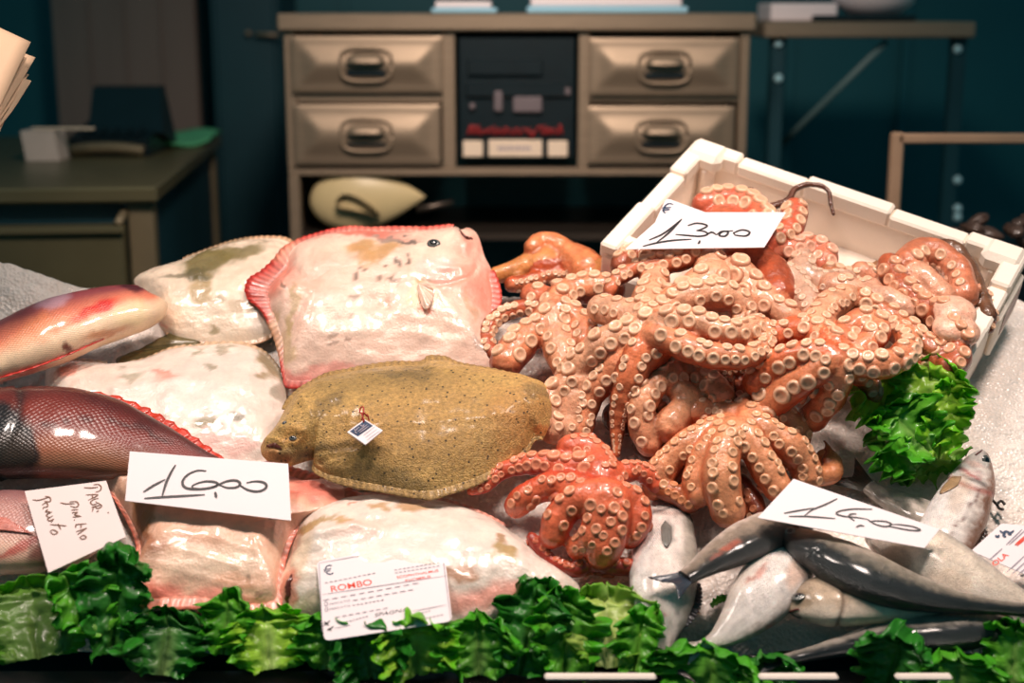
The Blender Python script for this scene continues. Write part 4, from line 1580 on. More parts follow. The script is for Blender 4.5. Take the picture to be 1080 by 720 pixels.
flatfish('turbot', 'big white turbot with red fins at the back, eye at its upper right',
         [(262, 312), (262, 300), (270, 287), (287, 271), (306, 257), (335, 245), (370, 239), (410, 239), (450, 239), (478, 237), (487, 242), (494, 240), (504, 248), (512, 272), (523, 290), (529, 312), (526, 338), (520, 362), (530, 392), (515, 404), (470, 412), (410, 412), (350, 408), (305, 410), (298, 398), (293, 375), (284, 348), (277, 330)],
         .062, .040, 'white_flat', (238, 202, 182),
         [(290, 290, 22, 20, -45, (232, 110, 86), .75, .6), (330, 300, 14, 40, 18, (248, 184, 162), .7, .6), (372, 244, 60, 5, 0, (214, 92, 72), .8, .6), (395, 262, 26, 9, -8, (192, 144, 88), .85), (385, 270, 10, 6, 0, (200, 150, 96), .7), (414, 250, 26, 3, 0, (90, 80, 76), .6), (425, 251, 8, 3, 0, (60, 50, 46), .7),
          (412, 296, 5, 4, 0, BRN, .85), (405, 280, 3, 3, 0, BRN, .8), (418, 278, 5, 2.5, 50, (70, 50, 40), .85), (432, 275, 3, 3, 0, (70, 50, 40), .8), (372, 315, 6, 3, 0, BRN, .7), (410, 318, 8, 6, 20, (190, 140, 110), .7), (384, 280, 2.5, 2.5, 0, BRN, .8), (377, 292, 2.5, 2.5, 0, BRN, .8), (400, 290, 3, 3, 0, BRN, .7), (352, 350, 5, 3, 0, BRN, .6), (355, 361, 6, 3, 0, BRN, .6), (365, 357, 3, 3, 0, BRN, .6), (373, 335, 4, 2, 0, BRN, .5), (310, 325, 4, 26, 14, (176, 150, 84), .6), (301, 306, 3, 4, 0, BRN, .7),
          (478, 292, 28, 14, -10, (246, 150, 128), .7, .6), (500, 300, 14, 22, 0, (246, 160, 138), .75, .6), (496, 260, 14, 18, 0, (244, 156, 136), .7, .6), (515, 320, 10, 34, 0, (240, 140, 118), .8, .6), (445, 306, 12, 18, 10, (250, 214, 176), .8), (450, 327, 7, 6, 0, (236, 112, 70), .9), (445, 292, 6, 5, 0, (170, 140, 84), .6), (459, 283, 18, 14, 0, (206, 206, 200), .4), (500, 370, 18, 18, 0, (236, 196, 176), .5), (505, 360, 10, 5, 30, BRN, .5), (516, 352, 4, 4, 0, BRN, .6), (498, 325, 4, 14, 0, (200, 150, 110), .5), (340, 395, 40, 8, -8, (246, 160, 146), .7), (312, 402, 20, 8, 0, (240, 140, 130), .7), (300, 365, 8, 26, 10, (190, 160, 100), .5), (285, 340, 6, 18, 20, (190, 160, 100), .5), (360, 330, 60, 20, 10, (248, 228, 210), .35)],
         spine=[(335, 320), (390, 318), (450, 310)], tilt=(0, -14), rim=.95, rims=[(268, 290, 52, .72), (285, 350, 40, .85), (525, 315, 34, .9)], nofin=[(498, 262, 40), (524, 380, 30)], fincol=(206, 44, 36), seed=13, rayn=120,
         finblots=[(300, 262, 20, 14, -35, (236, 150, 120), .7), (272, 306, 12, 12, 0, (200, 40, 40), .8), (290, 350, 12, 32, 10, (206, 170, 130), .75), (420, 240, 60, 6, 0, (226, 120, 100), .6), (526, 312, 8, 22, 0, (236, 84, 70), .8)],
         ridges=[([(450, 272), (462, 281), (478, 283), (495, 278), (503, 266)], .0035, 3.2), ([(435, 293), (452, 297), (475, 298), (495, 292), (503, 283)], -.004, 2.5), ([(435, 296), (448, 303), (470, 303)], .003, 4), ([(355, 330), (420, 332), (490, 345)], .0015, 4), ([(340, 352), (420, 350), (500, 362)], .0014, 4), ([(440, 322), (460, 328), (500, 330)], .0018, 8), ([(488, 246), (492, 252)], -.006, 3), ([(480, 244), (486, 248), (492, 258)], .004, 4)],
         eyes=[(457, 258, 6)], mouth=([(485, 243), (490, 249), (499, 253)], 2.2),
         pect=[([(441, 300), (449, 299), (457, 306), (456, 318), (451, 327), (446, 324), (442, 314)], (246, 206, 184))])
flatfish('turbot', 'speckled olive turbot with a tag, in the middle of the stall',
         [(275, 474), (276, 468), (284, 458), (294, 444), (301, 424), (318, 407), (345, 394), (380, 386), (418, 381), (444, 380), (452, 375), (470, 376), (482, 381), (520, 389), (556, 397), (578, 410), (584, 432), (577, 456), (574, 464), (564, 466), (556, 478), (538, 493), (505, 511), (478, 521), (448, 527), (408, 521), (368, 513), (342, 506), (329, 496), (336, 487), (322, 487), (302, 492), (286, 488), (277, 481)],
         .072, .050, 'olive_flat', (206, 164, 96),
         [('line', [(314, 492), (332, 480), (352, 473), (375, 471)], 5, (60, 52, 34), .75), ('line', [(277, 483), (290, 481), (306, 484)], 4, (176, 84, 60), .7), (308, 462, 14, 12, 0, (200, 142, 70), .7), (285, 476, 12, 7, 0, (200, 140, 88), .8), (400, 400, 90, 16, 0, (128, 106, 62), .55, .6), (430, 394, 30, 7, 0, (84, 70, 40), .5), (345, 425, 22, 8, -35, (92, 74, 40), .5), (470, 440, 70, 34, 0, (190, 146, 84), .7, .6), (545, 440, 30, 34, 0, (200, 142, 78), .7, .6), (450, 478, 90, 20, -6, (168, 128, 70), .5, .6), (400, 505, 70, 10, 12, (104, 86, 44), .6), (340, 500, 18, 8, 20, (176, 116, 60), .6), (310, 480, 28, 6, 0, (110, 84, 44), .6), (380, 455, 40, 24, 0, (176, 132, 70), .5, .6), (565, 412, 18, 8, 20, (110, 90, 58), .5), (572, 458, 8, 6, 0, (220, 130, 60), .8)],
         spine=[(345, 452), (420, 452), (510, 442), (548, 436)], tilt=(0, -3), rim=.93, nofin=[(285, 470, 50), (582, 432, 40)], fincol=(176, 138, 82), finskin='olive_flat', seed=14, rayn=110, wob=.0028,
         ridges=[([(318, 420), (330, 440), (322, 460), (330, 478)], .004, 5), ([(352, 425), (362, 445), (356, 470), (340, 488)], -.003, 4), ([(296, 452), (310, 450), (322, 458)], .004, 4), ([(360, 450), (430, 446), (560, 436)], .0014, 4), ([(279, 466), (288, 463), (298, 468), (303, 478)], .004, 3), ([(276, 481), (288, 478), (302, 481)], .005, 4), ([(304, 466), (310, 468), (318, 464)], .003, 2.5), ([(303, 456), (310, 454), (318, 457)], .003, 2.5), ([(312, 492), (330, 480), (350, 473), (372, 470)], -.004, 4), ([(338, 487), (345, 482), (362, 480)], -.004, 3)],
         eyes=[(309, 460, 3.6), (300, 447, 2.6)], mouth=([(281, 471), (287, 469), (293, 471), (297, 474)], 2.6))
flatfish('turbot', 'pink and white turbot at the front left under the price card reading 16,00',
         [(107, 494), (108, 486), (118, 480), (136, 478), (180, 480), (250, 488), (305, 490), (345, 506), (378, 518), (384, 532), (345, 545), (316, 560), (303, 590), (298, 620), (294, 645), (252, 650), (200, 642), (140, 646), (128, 634), (142, 604), (143, 575), (132, 548), (116, 520)],
         .032, .034, 'white_flat', (240, 190, 162),
         [(118, 488, 14, 10, 0, (236, 120, 100), .85), (150, 545, 12, 30, 15, (176, 112, 60), .85), (155, 575, 14, 12, 0, (160, 96, 60), .8), (143, 520, 10, 18, 0, (170, 120, 70), .7), (330, 515, 40, 14, 20, (240, 110, 96), .75, .6), (160, 628, 36, 12, 10, (244, 112, 90), .85, .6), (230, 632, 70, 10, 6, (246, 150, 130), .8, .6), (250, 610, 20, 6, 0, (210, 140, 100), .5), (262, 604, 6, 4, 0, BRN, .6), (275, 622, 5, 4, 0, BRN, .6), (225, 590, 60, 16, 0, (250, 226, 200), .6, .6), (300, 550, 22, 22, 0, (248, 180, 160), .6)],
         spine=[(175, 560), (215, 565), (265, 570)], rim=.88, nofin=[(112, 490, 44), (345, 520, 30)], fincol=(244, 130, 108), seed=15,
         ridges=[([(150, 590), (190, 600), (240, 615), (290, 622)], .0015, 4), ([(160, 575), (200, 582), (250, 596)], .0018, 4), ([(170, 560), (220, 566), (270, 580)], .0018, 4), ([(118, 495), (128, 510), (132, 530)], .004, 5)],
         mouth=([(108, 490), (118, 486), (132, 484)], 3.0))
flatfish('turbot', 'white turbot at the front behind the printed card reading ROMBO',
         [(294, 642), (292, 618), (302, 592), (308, 572), (315, 550), (338, 532), (370, 521), (420, 520), (470, 526), (520, 545), (560, 574), (592, 600), (612, 622), (590, 648), (560, 655), (520, 662), (480, 668), (400, 668), (325, 655)],
         .024, .044, 'white_flat', WHT,
         [(312, 590, 16, 30, 15, (226, 196, 160), .6), (306, 620, 9, 22, 5, (216, 110, 84), .75), (330, 553, 28, 3.5, -28, (176, 136, 72), .85), (362, 548, 14, 3, 8, (196, 150, 84), .8), (400, 534, 12, 3, 0, (190, 144, 84), .75), (432, 533, 22, 4, 8, (190, 144, 90), .8), (372, 531, 4, 3, 0, (236, 110, 80), .9), (526, 570, 9, 4, 30, (160, 112, 60), .8), (533, 582, 15, 7, 5, (176, 142, 78), .85), (516, 587, 6, 3, 0, (190, 150, 90), .7), (482, 604, 22, 7, 0, (170, 112, 70), .8), (395, 556, 40, 10, -8, (252, 190, 166), .5, .6), (520, 632, 60, 14, -6, (244, 150, 130), .75, .6), (570, 635, 22, 12, 0, (240, 130, 110), .75, .6), (340, 640, 30, 14, 0, (190, 170, 130), .6), (410, 575, 60, 20, 0, (250, 234, 224), .5, .6)],
         spine=[(350, 592), (420, 588), (520, 606)], tilt=(0, -2), rim=.96, nofin=[(302, 610, 50), (605, 622, 34)], fincol=(238, 150, 130), seed=16,
         ridges=[([(308, 590), (318, 572), (335, 562), (370, 556), (395, 558)], .005, 5), ([(306, 600), (320, 585), (345, 578)], -.003, 4), ([(312, 548), (335, 541), (368, 540)], .003, 6), ([(370, 552), (390, 560), (380, 568)], .002, 4)],
         mouth=([(308, 606), (304, 620), (302, 636)], 3.2, 'mouth'))

# ------------------------------------------------ red breams
round_fish('red_bream', 'pale red bream with a scarlet streak and cream belly at the upper left',
           [(162, 322, 6), (160, 322, 18), (155, 323, 26), (142, 325, 31), (122, 329, 34), (95, 336, 37), (65, 346, 40), (30, 360, 39), (0, 373, 34), (-35, 390, 24), (-60, 404, 12)],
           .045, 'bream', (142, 66, 70), (232, 132, 100), (250, 214, 178), dorsal=-1, flat=.62, gill=.10, seed=21, bline=-.02,
           blots=[(100, 326, 26, 6, -22, (214, 26, 22), .95), (80, 338, 30, 4, -24, (236, 96, 60), .6), (55, 316, 18, 7, -24, (206, 170, 186), .6), (134, 300, 18, 3.5, 20, (70, 28, 34), .9), (112, 352, 24, 5, -12, (206, 120, 70), .7), (74, 364, 5, 4, 0, (110, 24, 20), .9), (20, 396, 40, 4, -20, (220, 40, 34), .75), (40, 350, 40, 12, -22, (244, 150, 96), .5), (140, 330, 18, 16, 0, (248, 220, 170), .6)],
           mouth=False, dors=[(.30, .95, 5, -1, 'anal_fin', (214, 60, 50))], tail=(50, 40, (200, 70, 60)))
round_fish('red_bream', 'dark red bream with a black gill cover, the largest bream at the left edge',
           [(-92, 470, 4), (-80, 468, 22), (-55, 464, 40), (-25, 459, 52), (10, 456, 57), (50, 455, 57), (90, 459, 53), (130, 468, 44), (170, 478, 31), (205, 488, 19), (235, 496, 11), (250, 500, 9)],
           .028, 'bream', (78, 20, 18), (124, 42, 32), (130, 76, 56), dorsal=1, flat=.5, gill=.36, gillcol=(36, 18, 18), seed=22, bline=.25,
           blots=[('line', [(40, 450), (70, 444), (100, 440), (140, 448), (180, 466)], 2.2, (60, 20, 20), .8),  (80, 490, 60, 16, 4, (176, 120, 88), .6, .7), (70, 470, 50, 10, 0, (170, 100, 74), .5), (120, 420, 3, 4, 0, (60, 12, 12), .6), (160, 444, 3, 4, 0, (60, 12, 12), .7), (60, 500, 60, 6, 0, (110, 60, 44), .6), (-2, 478, 42, 52, 0, (44, 36, 28), .95, .15), (-12, 440, 40, 16, 0, (18, 22, 28), .92, .2), ('line', [(26, 450), (38, 466), (38, 486), (22, 500)], 3, (12, 12, 16), .9)],
           dors=[(.42, .97, 12, 1, 'dorsal_fin', (214, 60, 40))], eye=(.16, .35, 9), tail=(46, 40, (170, 50, 40)))
round_fish('red_bream', 'pinkish grey bream cut off by the left edge, below the cream handwritten note',
           [(110, 566, 3), (100, 566, 20), (80, 565, 36), (50, 563, 46), (20, 561, 50), (-10, 560, 50), (-45, 560, 44), (-80, 561, 34), (-110, 563, 18)],
           .000, 'bream', (150, 104, 104), (196, 140, 130), (236, 190, 168), dorsal=-1, flat=.5, gill=.26, gillcol=(70, 24, 22), seed=23, bline=.35,
           blots=[(20, 580, 30, 5, -28, (190, 70, 60), .8), (46, 590, 16, 16, 0, (150, 70, 56), .8), (18, 600, 26, 10, 0, (246, 190, 160), .7)],
           pect=(.34, -.35, 46, -20, (214, 120, 104)), mouth=False)

# ------------------------------------------------ sea bass
SB, SF, SW = (74, 70, 66), (196, 178, 164), (248, 236, 228)
round_fish('sea_bass', 'pale sea bass lying head up beside the lower red octopus',
           [(704, 514, 4), (704, 520, 13), (704, 532, 20), (704, 550, 27), (702, 575, 33), (700, 600, 35), (699, 628, 33), (699, 652, 25), (698, 672, 15), (697, 686, 10), (697, 692, 9)],
           .004, 'bass', (170, 160, 150), (252, 236, 226), (255, 246, 240), dorsal=1, flat=.6, gill=.24, seed=31, bline=.62, gillcol=(190, 160, 150),
           blots=[('line', [(690, 540), (708, 536), (724, 542), (732, 550)], 1.8, (70, 60, 58), .8), ('line', [(694, 530), (714, 530), (730, 540)], 1.5, (110, 84, 78), .7), (703, 561, 6, 15, 0, (150, 146, 140), .8), (726, 600, 9, 60, 0, (150, 140, 120), .55, .6), (672, 560, 8, 30, 5, (244, 176, 160), .6), (690, 648, 14, 3, 0, (240, 170, 160), .6)],
           tail=(34, 34, (92, 80, 80)), dors=[(.55, .82, 9, 1, 'dorsal_fin', (70, 66, 70))], mouth=False, lift=([0, .25, 1], [-.02, -.006, .006]), pect=('poly', [(701, 549), (697, 556), (698, 570), (703, 578), (708, 570), (708, 556)], (120, 116, 110)))
round_fish('sea_bass', 'slim sea bass whose dark tail crosses over the head up bass',
           [(852, 548, 6), (842, 552, 18), (825, 556, 24), (805, 563, 25), (785, 572, 24), (765, 583, 20), (746, 594, 15), (732, 603, 11), (722, 609, 9)],
           .034, 'bass', (52, 54, 54), (176, 156, 138), (240, 220, 206), dorsal=1, flat=.62, gill=.12, seed=32, bline=.05, roll=10, lift=([0, .5, 1], [.0, .015, .035]),
           blots=[(770, 574, 12, 4, -20, (226, 120, 96), .8), (756, 585, 8, 3, -25, (220, 120, 100), .5)],
           tail=(34, 22, (44, 54, 66), 3), mouth=False)
round_fish('sea_bass', 'belly up silvery sea bass lying slantwise in the front ice below the slim bass',
           [(852, 566, 4), (846, 572, 16), (838, 582, 26), (826, 600, 33), (812, 618, 34), (796, 637, 30), (780, 655, 22), (764, 669, 14), (750, 677, 8), (738, 682, 6)],
           .022, 'bass', (190, 170, 158), (252, 240, 232), (255, 238, 224), dorsal=1, flat=.6, gill=.18, seed=33, bline=.75, gillcol=(206, 176, 160),
           blots=[(800, 606, 14, 3, -35, (220, 140, 120), .7), (842, 600, 10, 22, 20, (240, 190, 160), .6), (798, 674, 9, 3, -10, (196, 70, 60), .7), (812, 662, 7, 4, -30, (220, 120, 104), .6)],
           tail=(26, 14, (190, 176, 166)), mouth=False, pect=None)
round_fish('sea_bass', 'dark backed sea bass lying across the front below the price card reading 14,00',
           [(820, 557, 4), (826, 561, 11), (838, 568, 17), (860, 580, 25), (890, 596, 31), (920, 610, 31), (955, 622, 25), (990, 631, 18), (1025, 637, 12), (1060, 641, 9), (1085, 643, 8)],
           .055, 'bass', (34, 40, 42), (150, 138, 122), (206, 190, 174), dorsal=-1, flat=.66, gill=.22, seed=34, bline=-.02, roll=14,
           blots=[(880, 566, 22, 5, 22, (176, 160, 140), .6), (905, 578, 20, 5, 25, (200, 180, 166), .5)],
           tail=(40, 20, (40, 44, 46)), eye=(.075, .30, 6))
round_fish('sea_bass', 'cream bellied sea bass running out at the right edge, behind the dark backed bass',
           [(915, 548, 4), (925, 556, 18), (945, 570, 30), (975, 586, 36), (1005, 602, 34), (1035, 617, 27), (1065, 631, 19), (1095, 645, 11), (1110, 652, 9)],
           .030, 'bass', (170, 160, 150), (250, 230, 210), (255, 240, 224), dorsal=1, flat=.6, gill=.16, seed=35, bline=.55, gillcol=(150, 130, 114),
           blots=[(945, 590, 16, 16, 0, (180, 150, 120), .6), (1005, 612, 24, 10, 25, (248, 216, 186), .5)], tail=(40, 24, (150, 140, 130)), mouth=False)
round_fish('sea_bass', 'sea bass showing only its round head and dark eye from under the dark backed bass',
           [(834, 646, 4), (838, 643, 12), (846, 639, 19), (860, 635, 26), (880, 633, 29), (905, 632, 29), (935, 634, 25), (965, 638, 17), (990, 642, 10)],
           .036, 'bass', (90, 80, 70), (224, 196, 168), (246, 224, 202), dorsal=1, flat=.6, gill=.36, seed=36, bline=.6, gillcol=(120, 90, 70),
           blots=[(846, 630, 12, 10, 0, (120, 96, 66), .6), (840, 652, 7, 7, 0, (40, 40, 42), .8)], eye=(.12, .25, 8), tail=(24, 16, (90, 86, 80)))
round_fish('sea_bass', 'long dark sea bass lowest at the front right, over the lettuce',
           [(1069, 656, 3), (1064, 657, 9), (1052, 660, 15), (1030, 664, 21), (1000, 667, 23), (965, 669, 22), (930, 673, 18), (895, 680, 13), (865, 687, 9), (835, 694, 7), (820, 697, 6)],
           .022, 'bass', (30, 38, 42), (176, 166, 154), (210, 196, 182), dorsal=1, flat=.7, gill=.2, seed=37, bline=.05, roll=16,
           tail=(30, 16, (60, 60, 60)), eye=(.09, .3, 5))
round_fish('sea_bass', 'brown backed sea bass standing head up on the ice at the far right',
           [(1036, 476, 3), (1035, 481, 9), (1032, 490, 15), (1026, 508, 23), (1016, 530, 29), (1005, 553, 31), (992, 577, 29), (976, 602, 23), (958, 628, 15), (945, 646, 9)],
           .022, 'bass', (132, 78, 44), (252, 240, 232), (255, 246, 242), dorsal=1, flat=.6, gill=.28, seed=38, bline=.42, gillcol=(196, 110, 96),
           blots=[('line', [(1036, 508), (1030, 520), (1018, 540), (1002, 565)], 1.2, (110, 60, 50), .85), ('line', [(1009, 494), (1022, 497), (1035, 503)], 2.2, (170, 46, 40), .85), ('line', [(1016, 502), (1030, 505), (1040, 508)], 2.5, (60, 40, 40), .8),(1012, 520, 10, 22, 20, (206, 170, 140), .4), (1026, 488, 14, 4, 30, (190, 130, 110), .5)],
           eye=(.09, .38, 6.5), pect=('poly', [(1014, 503), (1004, 503), (994, 514), (991, 521), (1000, 518), (1010, 512)], (176, 140, 104)), tail=(30, 24, (120, 100, 86)), dors=[(.40, .62, 8, 1, 'dorsal_fin', (60, 46, 40))])
round_fish('sea_bass', 'sea bass under the 14,00 price card with only its dark tail fin showing',
           [(1010, 556, 5), (1000, 553, 16), (985, 548, 20), (965, 540, 20), (945, 530, 16), (928, 521, 12), (915, 513, 9)],
           .008, 'bass', (190, 178, 166), (236, 222, 210), (244, 232, 222), dorsal=1, flat=.5, gill=.2, seed=39, tail=(40, 26, (70, 66, 58)), mouth=False)

# ------------------------------------------------ octopuses
PCH, ORG, PAL, BRW, DRK = (243, 172, 132), (232, 118, 74), (246, 206, 178), (168, 92, 58), (110, 66, 46)
PALE, GRY = (246, 200, 168), (226, 200, 182)
octopus('orange brown octopus folded up between the big white turbot and the foam box', [
    (4, 6, 8, 20, [(522, 291), (545, 284), (575, 275), (604, 274), (622, 290)], dict(bare=1, cin=(228, 168, 104), cout=(196, 128, 74))),
    (7, 7, 9, 12, [(562, 262), (570, 254), (586, 257), (600, 266), (614, 278), (624, 292)], dict(bare=1, cin=(236, 160, 110), cout=(214, 134, 84))),
    (5, 5, 8, 8, [(540, 300), (560, 296), (580, 290), (605, 290)], dict(cin=(236, 150, 110), turn=50, ss=.3)),
    (4, 3, 12, 12, [(616, 284), (628, 296), (634, 306)], dict(cin=BRW, cout=DRK, bare=1)),
], blobs=[(575, 278, 5, 24, .75, (222, 154, 90)), (602, 276, 5.5, 22, .75, (232, 160, 112)), (545, 287, 4.2, 13, .8, (214, 152, 84)), (561, 260, 6.5, 9, .9, (236, 150, 104)), (573, 255, 6.8, 9, .9, (240, 156, 110)), (586, 256, 6.8, 10, .9, (238, 150, 104)), (598, 262, 6.5, 10, .9, (234, 144, 98)), (610, 270, 6.2, 10, .9, (236, 150, 110)), (619, 281, 5.6, 10, .9, (220, 130, 90)), (606, 283, 6.6, 9, .9, (226, 140, 96))], seed=1, skin_in=(226, 134, 86), skin_out=(196, 98, 52))
octopus('peach octopus whose looped arm rests against the big white turbot', [
    (7.5, 6, 16, 17, [(585, 336), (560, 352), (545, 367), (534, 382)], dict(cin=PCH, cout=(180, 84, 54), ss=.40)),
    (7, 4.5, 9, 8, [(574, 330), (555, 325), (538, 328), (522, 337), (514, 350), (513, 363), (520, 374)], dict(cin=(214, 120, 84), cout=(150, 76, 50), ss=.45, turn=-25)),
    (8, 6.5, 17, 16, [(583, 330), (586, 348), (590, 366), (598, 386)], dict(cin=PALE, cout=PCH, ss=.34)),
    (8.5, 8, 15, 13, [(590, 328), (606, 336), (616, 348), (616, 362)], dict(cin=PCH, ss=.38)),
    (6, 7, 13, 15, [(562, 312), (580, 318), (592, 326)], dict(cin=(224, 140, 104), ss=.42)),
    (8, 8.5, 15, 15, [(588, 318), (605, 306), (628, 304), (644, 305)], dict(cin=PCH, ss=.36)),
], blobs=[(585, 332, 7.5, 20, .6)], seed=2, skin_in=PCH, skin_out=(186, 92, 60))
octopus('large peach octopus in the middle, arms fanned over the foam box front', [
    (16.5, 8, 18, 16, [(690, 348), (660, 354), (636, 365), (615, 382), (600, 400)], dict(h=[15.5, 15, 13.5, 11, 8], cin=PALE, cout=PCH, ss=.38)),
    (15, 3, 17, 10, [(688, 356), (664, 372), (642, 394), (624, 418), (617, 440), (613, 464)], dict(h=[15, 13.5, 11, 8, 6, 4], cin=PCH, cout=(196, 96, 60), ss=.38)),
    (15, 2, 22, 4, [(690, 362), (674, 380), (664, 402), (655, 428), (651, 455), (650, 480)], dict(h=[15, 14, 12, 9, 6, 4], cin=(236, 148, 104), cout=(166, 84, 52), ss=.26)),
    (9, 5, 15, 15, [(612, 402), (592, 411), (579, 424), (576, 440), (584, 453)], dict(cin=PALE, cout=PCH, ss=.44)),
    (8, 5, 12, 11, [(606, 418), (600, 436), (600, 456)], dict(cin=PALE, ss=.42)),
    (16, 13, 19, 15, [(690, 346), (672, 336), (652, 331), (634, 326)], dict(cin=PAL, cout=PALE, ss=.30)),
    (16, 15, 20, 14, [(690, 345), (684, 322), (688, 304), (692, 292)], dict(cin=PALE, cout=PCH, ss=.34)),
    (16.5, 15, 17, 13, [(690, 345), (706, 326), (725, 315), (748, 311), (770, 313), (784, 326), (783, 340)], dict(h=[16, 17, 18, 18, 17.5, 16, 15], cin=PALE, cout=PCH, ss=.42)),
    (17, 16, 16, 12, [(694, 348), (712, 338), (735, 341), (758, 349), (780, 351), (800, 345)], dict(h=[17, 19, 19.5, 19.5, 19, 17.5], cin=PALE, cout=PCH, ss=.46)),
    (17, 15, 15, 8, [(690, 354), (712, 361), (735, 371), (760, 376), (785, 377), (803, 369), (811, 354), (806, 343), (795, 341)], dict(h=[17, 18, 18.5, 18.5, 18, 17.5, 17.5, 18, 18.5], cin=PCH, cout=(200, 108, 66), ss=.42, tp=1.3)),
    (15, 17, 7, 12, [(643, 306), (650, 295), (668, 284), (690, 278), (712, 276), (732, 266)], dict(cin=(226, 144, 108), cout=(150, 84, 56), ss=.46)),
    (16, 16, 21, 18, [(752, 296), (728, 312), (706, 326), (692, 342)], dict(cin=PALE, cout=PCH, ss=.38)),
], blobs=[(690, 350, 15, 26, .6, PALE)], seed=3, skin_in=PCH, skin_out=(196, 104, 66))
octopus('brown and pink octopus at the back of the foam box under the 13,00 card', [
    (15, 16, 12, 12, [(656, 281), (664, 271), (690, 267), (716, 266), (740, 268)], dict(cin=(196, 116, 84), cout=(120, 62, 42), ss=.44)),
    (13, 14, 12, 15, [(742, 216), (760, 210), (782, 213), (797, 224), (806, 240)], dict(cin=(236, 130, 100), cout=(220, 110, 80), ss=.46)),
    (15, 15, 13, 12, [(838, 222), (836, 238), (822, 250), (806, 257)], dict(cin=(232, 124, 92), cout=(200, 96, 66), ss=.44)),
    (14, 12.5, 12, 13, [(806, 262), (824, 264), (843, 262), (858, 261), (869, 268), (868, 280)], dict(cin=(238, 150, 122), cout=(200, 110, 84), ss=.54, suck=(250, 206, 184))),
    (14, 14, 16, 19, [(776, 270), (800, 276), (815, 290), (820, 312)], dict(bare=1, cin=(190, 100, 64), cout=(150, 76, 50))),
    (15.5, 14, 18, 13, [(775, 288), (788, 300), (800, 314), (816, 326), (834, 336)], dict(cin=PALE, cout=PCH, ss=.46)),
    (16, 15, 17, 15, [(748, 280), (756, 296), (758, 314)], dict(cin=PALE, cout=PCH, ss=.42)),
    (12, 10, 7, 2.2, [(797, 232), (810, 220), (830, 212), (838, 200), (850, 195), (866, 196), (874, 202), (876, 214), (879, 226)], dict(h=[13, 14, 14.5, 15, 15.4, 15.4, 15, 14, 13], bare=1, cin=(110, 70, 48), cout=(64, 38, 30), tp=.35)),
    (12, 11, 3.5, 2, [(796, 222), (797, 207), (792, 199), (786, 203), (788, 212)], dict(bare=1, cin=(110, 70, 48), cout=(64, 38, 30))),
], blobs=[(770, 240, 12, 34, .6, (206, 120, 88)), (790, 268, 13, 24, .6, (196, 110, 74))], seed=4, skin_in=(232, 150, 116), skin_out=(160, 84, 54))
octopus('pale greyish octopus with a wrinkled white web in the middle of the foam box', [
    (14, 14, 13, 15, [(828, 290), (842, 300), (850, 318), (858, 334)], dict(cin=GRY, cout=(230, 196, 170), ss=.26, suck=(240, 216, 196))),
    (14, 13, 14, 12, [(846, 284), (852, 294), (872, 298), (892, 296)], dict(cin=GRY, cout=(230, 196, 170), ss=.24, suck=(240, 216, 196))),
    (13, 12, 14, 10, [(846, 276), (842, 288), (836, 300)], dict(cin=GRY, ss=.4, suck=(244, 214, 192))),
    (13, 12.5, 9, 8, [(873, 287), (886, 288), (898, 294), (906, 304)], dict(cin=(190, 128, 88), cout=(120, 76, 50), ss=.5)),
    (13, 12, 12, 12, [(908, 288), (920, 294), (930, 304)], dict(cin=(240, 180, 150), ss=.38)),
    (13, 12, 4, 2.5, [(934, 298), (932, 286), (926, 278), (920, 280), (922, 285)], dict(bare=1, cin=(180, 140, 100), cout=(130, 90, 60))),
    (12, 11, 9, 8, [(832, 316), (840, 312), (836, 326), (828, 330)], dict(cin=(214, 160, 116), ss=.5)),
    (14, 14, 16, 13, [(880, 304), (900, 308), (918, 306)], dict(cin=(240, 196, 172), ss=.3)),
    (14, 13.5, 16, 15, [(910, 318), (935, 318), (955, 328)], dict(bare=1, cin=(240, 204, 182), cout=(230, 186, 160))),
], blobs=[(850, 300, 12.5, 26, .6, (228, 204, 186)), (880, 310, 12.5, 26, .55, (236, 204, 182))], seed=5, skin_in=(232, 200, 176), skin_out=(214, 164, 134))
